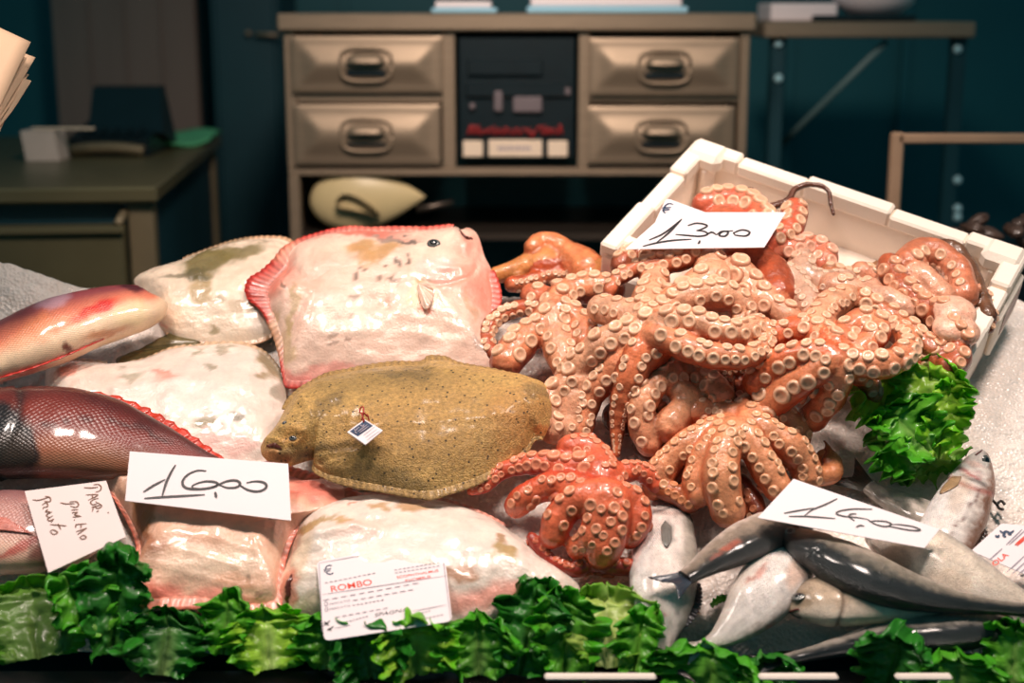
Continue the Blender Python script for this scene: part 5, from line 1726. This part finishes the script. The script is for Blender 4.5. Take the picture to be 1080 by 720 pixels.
octopus('orange red octopus draped over the front of the foam box, right of the middle', [
    (18, 16, 17, 14, [(880, 370), (858, 352), (836, 349), (814, 356)], dict(cin=(240, 138, 92), cout=(232, 104, 60), ss=.36)),
    (18, 16, 17, 15, [(880, 370), (863, 346), (872, 326), (892, 314)], dict(cin=PALE, cout=PCH, ss=.30)),
    (18, 17, 15, 13, [(882, 368), (896, 349), (912, 339), (924, 344), (920, 358), (904, 372)], dict(h=[18, 18, 18.5, 18.5, 18.5, 18], cin=(242, 160, 120), cout=(210, 110, 74), ss=.44)),
    (18, 16, 15, 13, [(886, 378), (908, 383), (932, 384), (952, 375), (957, 360), (944, 346)], dict(h=[18, 18.5, 18.5, 18, 17, 15.5], cin=PCH, cout=(206, 120, 76), ss=.44, turn=18)),
    (15.5, 14, 13, 11, [(905, 316), (926, 328), (948, 341), (968, 356), (986, 372)], dict(cin=(214, 140, 100), cout=(140, 80, 56), ss=.46)),
    (19, 13, 14, 17, [(874, 375), (848, 374), (822, 384), (800, 402)], dict(h=[19, 18.5, 16, 13], cin=(240, 140, 94), cout=(226, 104, 60), ss=.38)),
    (19, 8, 13, 18, [(877, 380), (855, 396), (832, 410), (808, 430)], dict(h=[19, 17, 14, 10.5], cin=(243, 166, 122), cout=(226, 110, 66), ss=.48)),
    (18, 7, 15, 14, [(882, 382), (884, 402), (872, 424), (856, 442)], dict(h=[18.5, 16, 12, 8], cin=PCH, cout=(222, 120, 78), ss=.40)),
    (18, 8, 12, 9, [(888, 380), (902, 392), (915, 404), (922, 416)], dict(h=[18, 15.5, 13, 11], cin=PCH, cout=(220, 120, 78), ss=.44)),
], blobs=[(880, 374, 17, 20, .55, (240, 150, 104))], seed=6, skin_in=(241, 154, 110), skin_out=(222, 108, 66))
octopus('octopus with a smooth pink mantle in the right corner of the foam box', [
    (15, 14, 13, 13, [(938, 280), (947, 298), (964, 314), (986, 334), (1002, 356), (1010, 378), (1000, 388)], dict(cin=(196, 112, 76), cout=(160, 92, 66), ss=.46, turn=12, suck=(240, 190, 158))),
    (15, 14, 15, 13, [(956, 280), (970, 266), (993, 270), (1011, 288), (1018, 312)], dict(cin=(240, 172, 140), cout=(228, 160, 126), ss=.36, turn=60)),
    (13, 12, 9, 9, [(985, 262), (1004, 262), (1021, 282), (1031, 308), (1042, 334)], dict(bare=1, cin=(120, 90, 66), cout=(84, 60, 46))),
    (14.5, 14, 15, 14, [(965, 290), (982, 302), (994, 314)], dict(bare=1, cin=(244, 196, 168), cout=(236, 176, 146))),
    (12, 11, 7, 6, [(1040, 312), (1046, 328), (1043, 346)], dict(cin=(176, 100, 66), cout=(120, 66, 46), ss=.5)),
    (14, 12, 12, 10, [(996, 372), (984, 382), (966, 386)], dict(cin=(190, 110, 76), cout=(130, 72, 50), ss=.48)),
], blobs=[(1006, 330, 16.5, 24, .6, (255, 222, 204)), (1015, 350, 16, 19, .6, (255, 216, 196)), (1002, 346, 16.5, 19, .6, (255, 226, 208))], seed=7, skin_in=(236, 170, 138), skin_out=(170, 96, 66))
octopus('pale brown octopus squeezed between the large peach one and the front star shaped one', [
    (11, 11, 14, 13, [(700, 392), (714, 382), (732, 388), (748, 402), (762, 418)], dict(cin=(236, 176, 140), cout=(214, 140, 104), ss=.40, turn=25)),
    (11, 6, 15, 13, [(708, 396), (688, 408), (677, 428), (677, 448), (684, 468)], dict(h=[11, 11, 10, 8, 6], cin=(240, 186, 150), cout=(226, 160, 124), ss=.40)),
    (8, 5, 8, 7, [(696, 430), (702, 444), (706, 460)], dict(cin=(206, 130, 92), ss=.48)),
    (10, 8, 13, 16, [(716, 412), (728, 424), (716, 438), (706, 450)], dict(bare=1, cin=(244, 192, 154), cout=(232, 166, 128))),
    (11, 9, 6, 4, [(765, 384), (768, 402), (772, 426)], dict(cin=(200, 120, 84), cout=(140, 80, 54), ss=.4)),
    (11, 10, 7, 5, [(748, 394), (768, 390), (786, 388), (794, 382)], dict(cin=(196, 116, 82), ss=.5)),
    (9, 8, 8, 8, [(788, 394), (780, 408), (784, 424)], dict(cin=(210, 124, 86), ss=.42)),
], blobs=[(708, 402, 9.5, 20, .6, (226, 160, 122)), (750, 420, 5, 34, .5, (120, 66, 48)), (660, 440, 3, 26, .5, (96, 54, 42)), (790, 420, 6, 24, .5, (120, 66, 48)), (690, 470, 2.5, 24, .4, (90, 52, 42))], seed=8, skin_in=(236, 176, 140), skin_out=(200, 124, 88))  # low dark brown blobs: bodies beneath, added to darken the crevices between arms
octopus('star shaped peach octopus lying belly up at the front of the pile', [
    (9.5, 5, 14, 15, [(766, 450), (742, 458), (716, 476), (698, 496), (690, 512)], dict(h=[10, 9.5, 8, 6, 4.5], cin=(242, 180, 138), cout=(236, 150, 106), ss=.28, suck=(250, 200, 160))),
    (10, 5, 14, 11, [(768, 453), (750, 468), (738, 488), (732, 508), (737, 524)], dict(h=[10.5, 10, 8.5, 7, 6], cin=(242, 176, 134), cout=(230, 140, 98), ss=.34, suck=(250, 200, 160))),
    (11, 6, 16, 18, [(774, 456), (765, 474), (760, 500), (764, 524), (768, 538)], dict(h=[11, 11, 9.5, 7.5, 6], cin=(243, 184, 142), cout=(228, 146, 104), ss=.28, fat=.1, suck=(250, 204, 166))),
    (11, 6, 16, 15, [(784, 456), (796, 474), (808, 494), (820, 514)], dict(h=[11, 10.5, 9, 7.5], cin=(243, 182, 140), cout=(226, 140, 98), ss=.32, suck=(250, 204, 166))),
    (10.5, 5, 16, 15, [(790, 448), (812, 458), (832, 470), (847, 486), (852, 504)], dict(h=[10.5, 10, 9, 7, 5], cin=(243, 182, 140), cout=(228, 144, 102), ss=.30, suck=(250, 204, 166))),
    (10, 6, 14, 12, [(788, 441), (810, 437), (830, 442), (842, 454), (840, 468)], dict(h=[10.5, 10, 9, 7, 5.5], cin=(242, 176, 134), ss=.32, suck=(250, 200, 160))),
    (10, 9, 13, 12, [(772, 438), (754, 430), (734, 436)], dict(cin=(240, 168, 126), ss=.3)),
    (10, 9, 13, 12, [(780, 436), (794, 426), (810, 432)], dict(cin=(240, 168, 126), ss=.3)),
    (4, 3.5, 12, 8, [(852, 500), (866, 502), (878, 498), (878, 486), (868, 482)], dict(bare=1, cin=(236, 172, 126), cout=(236, 168, 120))),
    (4.5, 5, 5, 1.5, [(872, 486), (875, 476), (869, 464)], dict(bare=1, cin=(210, 140, 96), cout=(170, 96, 60))),
    (5, 4, 9, 9, [(780, 508), (792, 522), (800, 540)], dict(cin=(150, 80, 56), cout=(110, 56, 40), ss=.5, suck=(220, 150, 116))),
    (4, 3, 7, 8, [(782, 512), (786, 532), (796, 548)], dict(cin=(200, 122, 80), cout=(150, 84, 54), ss=.4)),
    (5, 4.5, 10, 11, [(700, 516), (714, 522), (728, 530)], dict(cin=(206, 130, 86), cout=(170, 96, 60), ss=.4, suck=(226, 160, 116))),
], blobs=[(777, 446, 10, 26, .5, (244, 190, 150))],
    webs=[([(745, 430), (715, 462), (690, 500), (700, 520), (730, 505), (752, 505), (765, 480), (790, 480), (815, 500), (850, 490), (840, 450), (805, 430), (775, 428)], [8, 7, 3.5, 3, 5, 6, 8, 8, 6, 5, 6, 8, 9], .007, .022)],
    seed=9, skin_in=(243, 182, 142), skin_out=(232, 146, 104))
octopus('coral red octopus at the lower left of the pile, above the front white turbot', [
    (8, 3.5, 16, 5, [(624, 494), (600, 493), (572, 489), (548, 491), (528, 498), (513, 512), (497, 518)], dict(h=[8.5, 8.5, 8, 7, 6.5, 5.5, 5.2], cin=(240, 120, 88), cout=(226, 92, 62), ss=.46, suck=(244, 168, 136))),
    (8, 5, 15, 13, [(622, 518), (598, 511), (575, 514), (556, 523), (545, 533)], dict(h=[9, 9, 8, 7, 5.5], cin=(242, 130, 92), cout=(230, 98, 66), ss=.34, turn=-30, suck=(244, 170, 136))),
    (8, 5, 18, 14, [(626, 524), (605, 530), (590, 546), (583, 564)], dict(h=[9.5, 9, 7.5, 6], cin=(242, 134, 96), cout=(230, 100, 66), ss=.36, suck=(246, 176, 142))),
    (9, 5, 22, 11, [(636, 526), (632, 548), (624, 566), (608, 578)], dict(h=[9.5, 8.5, 7, 5], cin=(242, 138, 100), cout=(230, 102, 68), ss=.28, suck=(246, 176, 142))),
    (9, 5, 19, 17, [(645, 526), (646, 548), (642, 568), (634, 582)], dict(h=[9.5, 8.5, 7, 5.5], cin=(242, 134, 96), cout=(230, 100, 66), ss=.28, suck=(246, 176, 142))),
    (9, 5, 14, 14, [(652, 522), (668, 530), (673, 546), (664, 564)], dict(h=[9, 8, 7, 5.5], cin=(240, 128, 92), ss=.36, suck=(244, 170, 136))),
    (8.5, 9, 15, 17, [(602, 474), (618, 474), (632, 486), (636, 504)], dict(cin=(240, 124, 90), cout=(232, 100, 70), ss=.26, suck=(244, 168, 136))),
    (9, 6, 12, 9, [(640, 510), (654, 500), (670, 496), (684, 502), (692, 512)], dict(h=[9, 8.5, 7.5, 6.5, 5.5], cin=(238, 122, 88), ss=.36, suck=(244, 168, 136))),
    (3, 2.5, 6, 9, [(561, 567), (569, 581), (585, 594), (604, 601), (624, 596), (646, 598), (668, 598)], dict(h=[4.6, 4, 3.4, 3, 3, 3, 3], cin=(206, 84, 60), cout=(170, 60, 44), ss=.5, turn=-50, suck=(220, 120, 84))),
], blobs=[(632, 512, 8, 26, .6, (240, 126, 92)), (646, 550, 5, 28, .6, (238, 120, 86))], seed=10, skin_in=(240, 126, 90), skin_out=(226, 94, 62))

# ------------------------------------------------ cards
def handmap(crop, sc, lines):
    return [[(crop[0] + x / sc, crop[1] + y / sc) for x, y in l] for l in lines]
c = Card('price_card', 'white price card handwritten 16,00 on the front left turbot', [(137, 476), (304, 489), (307, 549), (132, 528)], .092, M['paper'], 'price card', tilt=(0, -4))
c.strokes('lettering', handmap((130, 470), 6, [
    [(128, 296), (190, 256), (266, 216)], [(332, 124), (300, 178), (272, 240), (246, 326)], [(134, 336), (240, 328), (400, 319), (516, 312)],
    [(526, 162), (470, 160), (412, 184), (378, 224), (384, 260), (428, 276), (500, 276), (570, 264), (600, 248), (580, 232), (520, 228), (456, 246), (436, 266), (480, 274)],
    [(560, 268), (610, 246), (660, 226), (712, 222), (740, 240), (720, 264), (660, 268), (606, 250)], [(738, 252), (790, 282), (850, 292), (896, 276), (906, 250), (880, 232), (830, 228), (780, 238)],
    [(582, 295), (586, 312), (590, 332)]]), 2.6, M['ink'])
c = Card('price_label', 'white label with a blue euro sign sticking out behind the 13,00 card', [(703, 209), (760, 230), (752, 252), (690, 236)], .178, M['paper'], 'label', tilt=(0, -8), round_=5)
c.strokes('lettering', handmap((640, 120), 4.5, [[(316, 434), (296, 428), (276, 440), (268, 460), (276, 472), (290, 468)], [(262, 450), (306, 446)], [(262, 460), (300, 456)]]), 1.8, M['print_blue'])
c = Card('price_card', 'white price card handwritten 13,00 lying on the octopus in the foam box', [(703, 224), (829, 224), (806, 261), (659, 263)], .200, M['paper'], 'price card', tilt=(0, -6))
c.strokes('lettering', handmap((640, 120), 4.5, [
    [(200, 601), (262, 574), (310, 540), (356, 501)], [(356, 501), (330, 530), (286, 574), (238, 611)], [(170, 631), (230, 616), (310, 603), (402, 597)],
    [(384, 532), (430, 521), (476, 533), (446, 551), (424, 556)], [(424, 556), (462, 560), (478, 574), (440, 583), (380, 579), (326, 574)],
    [(474, 574), (498, 564), (520, 576)], [(520, 576), (545, 560), (575, 563), (562, 582), (534, 580), (548, 562), (600, 557)], [(598, 569), (640, 553), (677, 563), (660, 581), (612, 578), (600, 566)],
    [(441, 603), (439, 612), (432, 619)]]), 2.0, M['ink'])
c = Card('price_card', 'white price card handwritten 14,00 over the sea bass at the front right', [(837, 505), (991, 558), (975, 578), (799, 546)], .112, M['paper'], 'price card', tilt=(0, -2))
c.strokes('lettering', handmap((800, 500), 5.684, [
    [(152, 236), (240, 220), (330, 205)], [(472, 148), (400, 184), (322, 216), (274, 252)], [(180, 255), (300, 256), (460, 268)],
    [(682, 212), (570, 211), (492, 222), (464, 238), (510, 254), (590, 262), (650, 272)], [(586, 240), (552, 242), (543, 258), (576, 282)],
    [(650, 272), (700, 302), (760, 316), (796, 302), (762, 286), (700, 282), (664, 288)], [(778, 314), (840, 326), (910, 338), (970, 338), (930, 318), (860, 306), (796, 302)],
    [(584, 320), (606, 310), (634, 314)]]), 1.7, M['ink'])
c = Card('price_card', 'printed card reading ROMBO propped in front of the front white turbot', [(334, 592), (467, 569), (477, 655), (342, 676)], .072, M['paper'], 'price card', tilt=(0, 6), round_=7)
K = lambda x, y: (320 + x / 6, 560 + y / 6)
c.text('lettering', '€', K(134, 284), K(192, 274), 14, M['print_blue'])
c.text('lettering', 'ROMBO', K(178, 387), K(436, 340), 8.4, M['print_red'], bold=.006)
c.text('lettering', 'SCOPHTHALMUS', K(594, 302), K(856, 258), 3.4, M['print_red'], bold=.004)
c.text('lettering', 'RHOMBUS', K(648, 324), K(806, 296), 3.4, M['print_red'], bold=.004)
c.text('lettering', 'SPAGNA', K(452, 545), K(656, 508), 4.6, M['ink'], shear=.25)
GL = []
for (x0, y0, x1, y1) in ((135, 332, 465, 266), (575, 250, 872, 200), (580, 268, 868, 222), (125, 442, 745, 328)):
    for k in range(11):
        f, g = k / 11, (k + .72) / 11
        GL.append([K(x0 + (x1 - x0) * f, y0 + (y1 - y0) * f), K(x0 + (x1 - x0) * g, y0 + (y1 - y0) * g)])
for (x0, y0, x1, y1) in ((310, 443, 710, 370), (310, 473, 515, 436), (200, 550, 545, 487), (250, 583, 415, 540), (200, 618, 300, 598), (655, 545, 808, 506), (700, 570, 890, 530)):
    for k in range(8):
        f, g = k / 8, (k + .75) / 8
        GL.append([K(x0 + (x1 - x0) * f, y0 + (y1 - y0) * f), K(x0 + (x1 - x0) * g, y0 + (y1 - y0) * g)])
c.strokes('fine_print', GL, .9, M['print_grey'])
c.text('lettering', 'PESCATO', K(166, 470), K(298, 446), 2.6, M['print_grey'])
c.text('lettering', 'PESCATO', K(166, 502), K(298, 478), 2.6, M['print_grey'])
FR = [[K(100, 205), K(870, 68)], [K(870, 68), K(932, 560)], [K(100, 205), K(120, 640)], [K(120, 405), K(905, 285)], [K(690, 510), K(905, 470)], [K(135, 455), K(150, 452), K(152, 472), K(137, 475), K(135, 455)], [K(137, 490), K(152, 487), K(154, 505), K(139, 508), K(137, 490)]]
c.strokes('border_line', FR, .7, M['print_grey'])
c.strokes('cross_mark', [[K(130, 575), K(160, 600)], [K(128, 602), K(170, 570)], [K(150, 630), K(168, 622), K(192, 605)], [K(155, 622), K(178, 632)]], 1.3, M['ink'])
c.strokes('emblem', [[K(665, 150), K(680, 120), K(710, 108), K(722, 130), K(700, 150), K(722, 160), K(745, 135), K(770, 120), K(790, 128), K(775, 145), K(800, 152)], [K(690, 160), K(720, 150), K(750, 148), K(772, 140)], [K(735, 185), K(742, 176)], [K(770, 180), K(775, 170)], [K(670, 165), K(690, 180)]], 2.2, M['print_blue'])
c = Card('price_card', 'printed card reading SOLA cut off by the right edge', [(1056, 552), (1150, 560), (1160, 640), (1024, 581)], .060, M['paper'], 'price card', tilt=(0, -2), round_=3)
K = lambda x, y: (1000 + x / 7.2, 530 + y / 7.2)
c.text('lettering', 'SOLA', K(330, 505), K(462, 402), 5.5, M['print_red'], bold=.015)
c.strokes('emblem', [[K(355, 252), K(372, 262), K(388, 250)], [K(390, 215), K(415, 232), K(440, 222), K(470, 232), K(498, 215)], [K(430, 235), K(420, 255), K(440, 262)], [K(450, 240), K(480, 245)]], 2.6, M['print_blue'])
c.strokes('fine_print', [[K(308, 440), K(408, 352)], [K(440, 322), K(560, 205)], [K(462, 322), K(580, 215)], [K(440, 535), K(580, 405)], [K(480, 548), K(600, 440)], [K(520, 560), K(620, 470)]], 1.0, M['print_grey'])
c.strokes('red_print', [[K(505, 325), K(590, 250)], [K(520, 330), K(600, 262)]], 1.5, M['print_red'])
c.strokes('ink_mark', [[K(545, 552), K(560, 560), K(572, 548)]], 2.6, M['ink'])
c = Card('handwritten_note', 'cream note handwritten in brown, leaning among the breams and lettuce at the left', [(26, 518), (112, 507), (133, 566), (51, 604)], .085, M['note'], 'note', tilt=(0, 4))
K = lambda x, y: (x / 3.13, 390 + y / 3.13)
c.strokes('lettering', handmap((20, 500), 6.54, [
    [(450, 96), (500, 98), (548, 92)], [(515, 76), (548, 74), (568, 92), (560, 116), (528, 128)], [(462, 146), (546, 146), (476, 184)], [(505, 147), (510, 166)],
    [(550, 170), (520, 176), (496, 196), (510, 214), (540, 204), (530, 190)], [(500, 232), (570, 215)], [(545, 200), (572, 222), (545, 240), (520, 228), (505, 262)], [(535, 262), (552, 256)], [(612, 268), (622, 268)],
    [(285, 200), (330, 208), (390, 205)], [(350, 195), (395, 192), (412, 215), (390, 232), (355, 222)], [(362, 252), (410, 246)], [(365, 270), (405, 266), (385, 282), (420, 290)], [(372, 300), (432, 292)], [(380, 320), (388, 319)],
    [(390, 350), (468, 345)], [(395, 350), (392, 372)], [(430, 352), (428, 376)], [(395, 400), (470, 374)], [(470, 374), (405, 420)], [(420, 440), (445, 425), (465, 440), (440, 452), (420, 440)],
    [(95, 180), (140, 182), (215, 160)], [(180, 155), (215, 165), (215, 192), (175, 190)], [(160, 215), (190, 200), (200, 225), (172, 232), (165, 245)], [(200, 245), (185, 262), (212, 262), (195, 280)], [(230, 262), (190, 285), (215, 305)],
    [(235, 290), (200, 310), (215, 325), (240, 312), (222, 335)], [(215, 350), (330, 360)], [(270, 345), (290, 385)], [(215, 395), (240, 388), (268, 405), (240, 418), (215, 400)]]), 1.3, M['brown_ink'])
# tag tied on the olive turbot
K = lambda x, y: (350 + x / 12, 420 + y / 12)
c = Card('fish_tag', 'small square white and blue tag tied with red twine on the olive turbot', [K(195, 430), K(415, 270), K(645, 410), K(425, 590)], .131, M['paper'], 'tag', tilt=(0, 2), thick=.002)
MBk = MB()
q = A([c.at(*K(*p)) for p in ((228, 425), (420, 290), (520, 355), (330, 490))])
MBk.add(q + c.n * .0016, [(0, 1, 2, 3)])
MBk.build('blue_print', M['print_blue'], c.root, False)
c.strokes('lettering', [[K(285, 408), K(300, 425), K(325, 400), K(350, 380)], [K(360, 355), K(395, 370), K(410, 345)], [K(330, 440), K(450, 350)], [K(350, 455), K(470, 368)], [K(290, 440), K(320, 460)]], 1.3, M['print_grey'])
for l in c.root.children:
    if l.name.startswith('lettering'):
        l.location = tuple(A(l.location) + c.n * .0012)
c.strokes('fine_print', [[K(400, 480), K(545, 370)], [K(425, 510), K(580, 395)], [K(440, 545), K(610, 418)]], .6, M['print_grey'])
mb = MB()
for ln in ([(402, 280), (388, 240), (372, 200), (350, 150), (365, 115), (395, 125), (405, 165), (395, 210), (375, 262)], [(395, 215), (430, 205), (455, 235), (470, 262)], [(410, 285), (400, 300), (412, 318)]):
    mb.tube(A([c.at(*K(*p)) + c.n * (.001 + .003 * math.sin(i * .5)) for i, p in enumerate(catmull(ln, 24))]), .0011, 6)
mb.build('twine', M['twine'], c.root)

# ------------------------------------------------ lettuce
LG = 'lettuce garnish along the front edge'
def LL(lab, *a, **k):
    return lettuce_leaf(lab, *a, group=None, **k)
BRT, MID, DKG = dict(green=(172, 220, 70), edge=(120, 210, 40)), dict(green=(110, 190, 56), edge=(84, 184, 40)), dict(green=(60, 140, 50), edge=(52, 146, 42))
LL('flat pale green lettuce leaf with a bright frilled top at the bottom left corner', (40, 694), (30, 604), .02, .06, 74, 1, green=(120, 160, 74), edge=(112, 190, 44), rib=(120, 140, 84), frill=.9, curl=.1, cup=.1)
LL('tall dark green lettuce leaf rising in front of the handwritten note', (118, 690), (124, 572), .02, .115, 38, 2, **DKG, rib=(96, 140, 60), frill=1.4, curl=.1, cup=.3)
LL('mid green lettuce frill leaning left below the handwritten note', (110, 668), (64, 600), .04, .10, 34, 3, **MID, frill=1.2, curl=.2)
LL('dark lettuce leaf hanging low under the pink fin of the front left turbot', (170, 712), (178, 640), .0, .05, 48, 4, **DKG, frill=1.2, curl=.2)
LL('small upright green lettuce frill in front of the pink turbot', (236, 690), (242, 622), .02, .07, 26, 5, **MID, frill=1.3, curl=.1)
LL('pale hearted lettuce leaf left of the ROMBO card', (285, 706), (278, 636), .01, .06, 46, 6, **BRT, rib=(226, 232, 180), frill=1.2, curl=.2)
LL('lettuce leaf overlapping the lower left corner of the ROMBO card', (345, 706), (350, 646), .02, .075, 36, 7, **MID, rib=(214, 226, 170), frill=1.1, curl=.1)
LL('dark lettuce frill below the middle of the ROMBO card', (392, 716), (384, 656), .01, .08, 40, 8, **DKG, frill=1.3, curl=.1)
LL('bright lettuce frill below the right corner of the ROMBO card', (440, 712), (436, 648), .015, .085, 44, 9, **BRT, rib=(206, 222, 150), frill=1.3, curl=.15)
LL('green lettuce leaf in front of the white turbot tail', (505, 712), (505, 648), .01, .07, 42, 10, **MID, rib=(206, 222, 150), frill=1.2, curl=.15)
LL('tall dark lettuce leaf leaning right at the tail of the front white turbot', (548, 712), (572, 604), .02, .085, 36, 11, **DKG, rib=(110, 150, 70), frill=1.4, curl=.1)
LL('mid green lettuce leaf standing right of the white turbot tail', (596, 716), (600, 618), .01, .08, 38, 12, **MID, rib=(120, 160, 80), frill=1.2, curl=.15, lean=20)
LL('pale yellow green lettuce heart left of the head up bass', (640, 704), (640, 610), .015, .05, 50, 13, green=(190, 214, 110), edge=(130, 186, 60), rib=(236, 236, 190), frill=1.0, curl=.15)
LL('narrow bright lettuce frill beside the tail of the head up bass', (668, 708), (680, 638), .02, .075, 26, 14, **MID, rib=(150, 190, 80), frill=1.3, curl=.1)
LL('low lettuce leaf under the tails at the bottom middle', (745, 728), (752, 684), .0, .05, 62, 15, **MID, rib=(160, 190, 100), frill=1.2, curl=.2)
LL('small lettuce leaf at the bottom right of the tails of the slanted bass', (806, 732), (806, 690), .0, .045, 34, 16, **DKG, frill=1.2, curl=.2)
LL('dark lettuce frill in front of the lowest sea bass', (935, 730), (952, 664), .0, .08, 40, 17, **DKG, rib=(90, 140, 60), frill=1.4, curl=.15)
LL('lettuce leaf at the bottom right under the lowest sea bass', (1010, 740), (1010, 688), .0, .06, 50, 18, **MID, frill=1.2, curl=.2)
LL('lettuce frill in the bottom right corner', (1066, 728), (1072, 650), .01, .07, 36, 19, **MID, frill=1.3, curl=.15)
# the bunch at the foam box
LL('bright lettuce leaf reaching left on the ice, from the bunch at the foam box corner', (972, 456), (906, 398), .07, .135, 44, 21, **BRT, rib=(206, 226, 150), frill=1.5, curl=.15)
LL('bright lettuce leaf reaching up against the octopus, from the bunch at the foam box corner', (974, 470), (982, 372), .07, .165, 44, 22, **BRT, rib=(206, 226, 150), frill=1.5, curl=.1)
LL('lettuce leaf folded across the middle of the bunch at the foam box corner', (984, 478), (940, 424), .075, .14, 36, 23, **MID, frill=1.5, curl=.3)
LL('narrow lettuce leaf hugging the foam box wall', (990, 484), (1003, 396), .065, .15, 24, 24, **BRT, frill=1.2, curl=.1)
LL('lower lettuce leaf of the bunch, above the dark tail fin', (968, 494), (928, 456), .05, .09, 38, 25, **MID, frill=1.5, curl=.2)
LL('pale lettuce leaf lying flat on the ice left of the brown backed bass', (1008, 470), (944, 500), .010, .02, 30, 26, green=(150, 200, 90), edge=(96, 170, 50), rib=(196, 220, 150), frill=1.0, curl=.05, face=tuple(BN))
LL('thin torn strip of lettuce on the front ice between two bass', (750, 640), (768, 628), .012, .018, 4, 27, **MID, frill=.2, curl=.1, NU=20, NV=10)

# ------------------------------------------------ shellfish behind the box, seaweed scrap
def shell(px, py, h, r, rot, seed, lab):
    c = P(px, py, h)
    s = r / pxm(c)
    root = thing('mussel', c, lab, 'shellfish', 'dark mussels behind the foam box')
    rg = np.random.default_rng(seed)
    Rm = np.asarray(Matrix.Rotation(rot, 3, 'Z') @ Matrix.Rotation(rg.uniform(-.7, .7), 3, 'X') @ Matrix.Rotation(rg.uniform(-.5, .5), 3, 'Y'))
    for sg in (1, -1):
        NU, NV = 18, 14
        V = []
        for i in range(NU):
            u = i / (NU - 1)
            w = math.sin(math.pi * min(1, u ** .75)) ** .7 * .55 + .02
            for j in range(NV):
                v = j / (NV - 1) * 2 - 1
                V.append([(u - .5) * 2, v * w, sg * (.42 * math.sqrt(max(0, 1 - v * v)) * math.sin(math.pi * u ** .7) * (1 + .04 * math.sin(u * 40)) + .02)])
        W = c + (A(V) * s) @ Rm.T
        mk('valve', W, grid_faces(NU, NV), M['shell'], root, solid=.001)
h_ = thing('mussel_crate', PY(1090, 260, 2.80), 'dark crate holding the mussels behind the foam box at the right edge', 'crate')
mb = MB()
cc = PY(1090, 260, 2.80)
mb.box(cc + A([-.12, -.02, -.16]), cc + A([.45, .32, -.02]), bev=.006)
for lx in (-.08, .40):
    for ly in (.02, .27):
        mb.box(A([cc[0] + lx, cc[1] + ly, 0]), cc + A([lx + .03, ly + .03, -.16]))
mb.build('body', M['black'], h_, False)
mb = MB(); mb.box(cc + A([-.125, -.03, -.05]), cc + A([.455, .0, -.015]), bev=.004); mb.build('rim', M['black'], h_, False)
LM = 'dark brown mussel heaped behind the foam box at the right edge'
k = 0
rg = np.random.default_rng(5)
for i in range(9):
    for j in range(3):
        q = cc + A([-.10 + i * .052 + .01 * rg.normal(), .02 + j * .07, .0 + .012 * rg.uniform() + (.022 if (i + j) % 2 else 0) + .03 * sstep(2, 6, i)])
        c0 = to_px(q[None])[0]
        s = 15
        hq = float((q - P0) @ BN)
        shell(c0[0], c0[1], hq, s, rg.uniform(0, 6.28), 100 + k, LM)
        k += 1
mb = MB()
for ln in ([(1041, 530), (1046, 527), (1051, 531), (1056, 528), (1060, 532)], [(1046, 527), (1047, 522)], [(1051, 531), (1054, 536), (1058, 537)]):
    mb.tube(A([P(p[0], p[1], .010 + .003 * math.sin(i)) for i, p in enumerate(catmull(ln, 16))]), .0022, 6)
o = mb.build('seaweed_scrap', M['weed'], None)
tag(o, 'black scrap of seaweed on the ice right of the brown backed bass', 'seaweed')

# ================================================================== LIGHT AND CAMERA
def lamp(loc, target, power, size, colr, name, spread=180):
    L = bpy.data.lights.new(name, 'AREA')
    L.energy = power
    L.shape = 'DISK'
    L.size = size
    L.color = colr
    L.spread = math.radians(spread)
    o = bpy.data.objects.new(name, L)
    COL.objects.link(o)
    o.location = loc
    o.rotation_euler = (Vector(target) - Vector(loc)).to_track_quat('-Z', 'Y').to_euler()
    return o
WARM = (1.0, .83, .74)
for i, (x, y) in enumerate(((-.85, 1.75), (.0, 1.62), (.82, 1.68))):
    lamp((x, y, 2.5), (x, 1.95, .8), (7.8, 7.6, 9.4)[i], .30, WARM, 'stall_lamp', 105)
lamp((.0, 1.95, 2.6), (0, 3.8, .95), 11, .4, (1.0, .80, .68), 'cabinet_fill', 80)  # fill light added to brighten the cabinet and the scoop under it
w = bpy.data.worlds.new('world')
SC.world = w
w.use_nodes = True
w.node_tree.nodes['Background'].inputs[0].default_value = (.16, .62, .72, 1)
w.node_tree.nodes['Background'].inputs[1].default_value = .17

cd = bpy.data.cameras.new('camera')
cd.lens = 50
cd.sensor_width = 36
cd.clip_start = .05
cd.dof.use_dof = True
cd.dof.focus_distance = 2.12
cd.dof.aperture_fstop = 2.2
co = bpy.data.objects.new('camera', cd)
COL.objects.link(co)
co.location = tuple(CAM)
co.rotation_euler = (math.pi / 2 - PITCH, 0, 0)
SC.camera = co
SC.view_settings.view_transform = 'Standard'
SC.view_settings.look = 'None'
SC.view_settings.gamma = 1
SC.view_settings.use_curve_mapping = False
SC.view_settings.exposure = 0.0
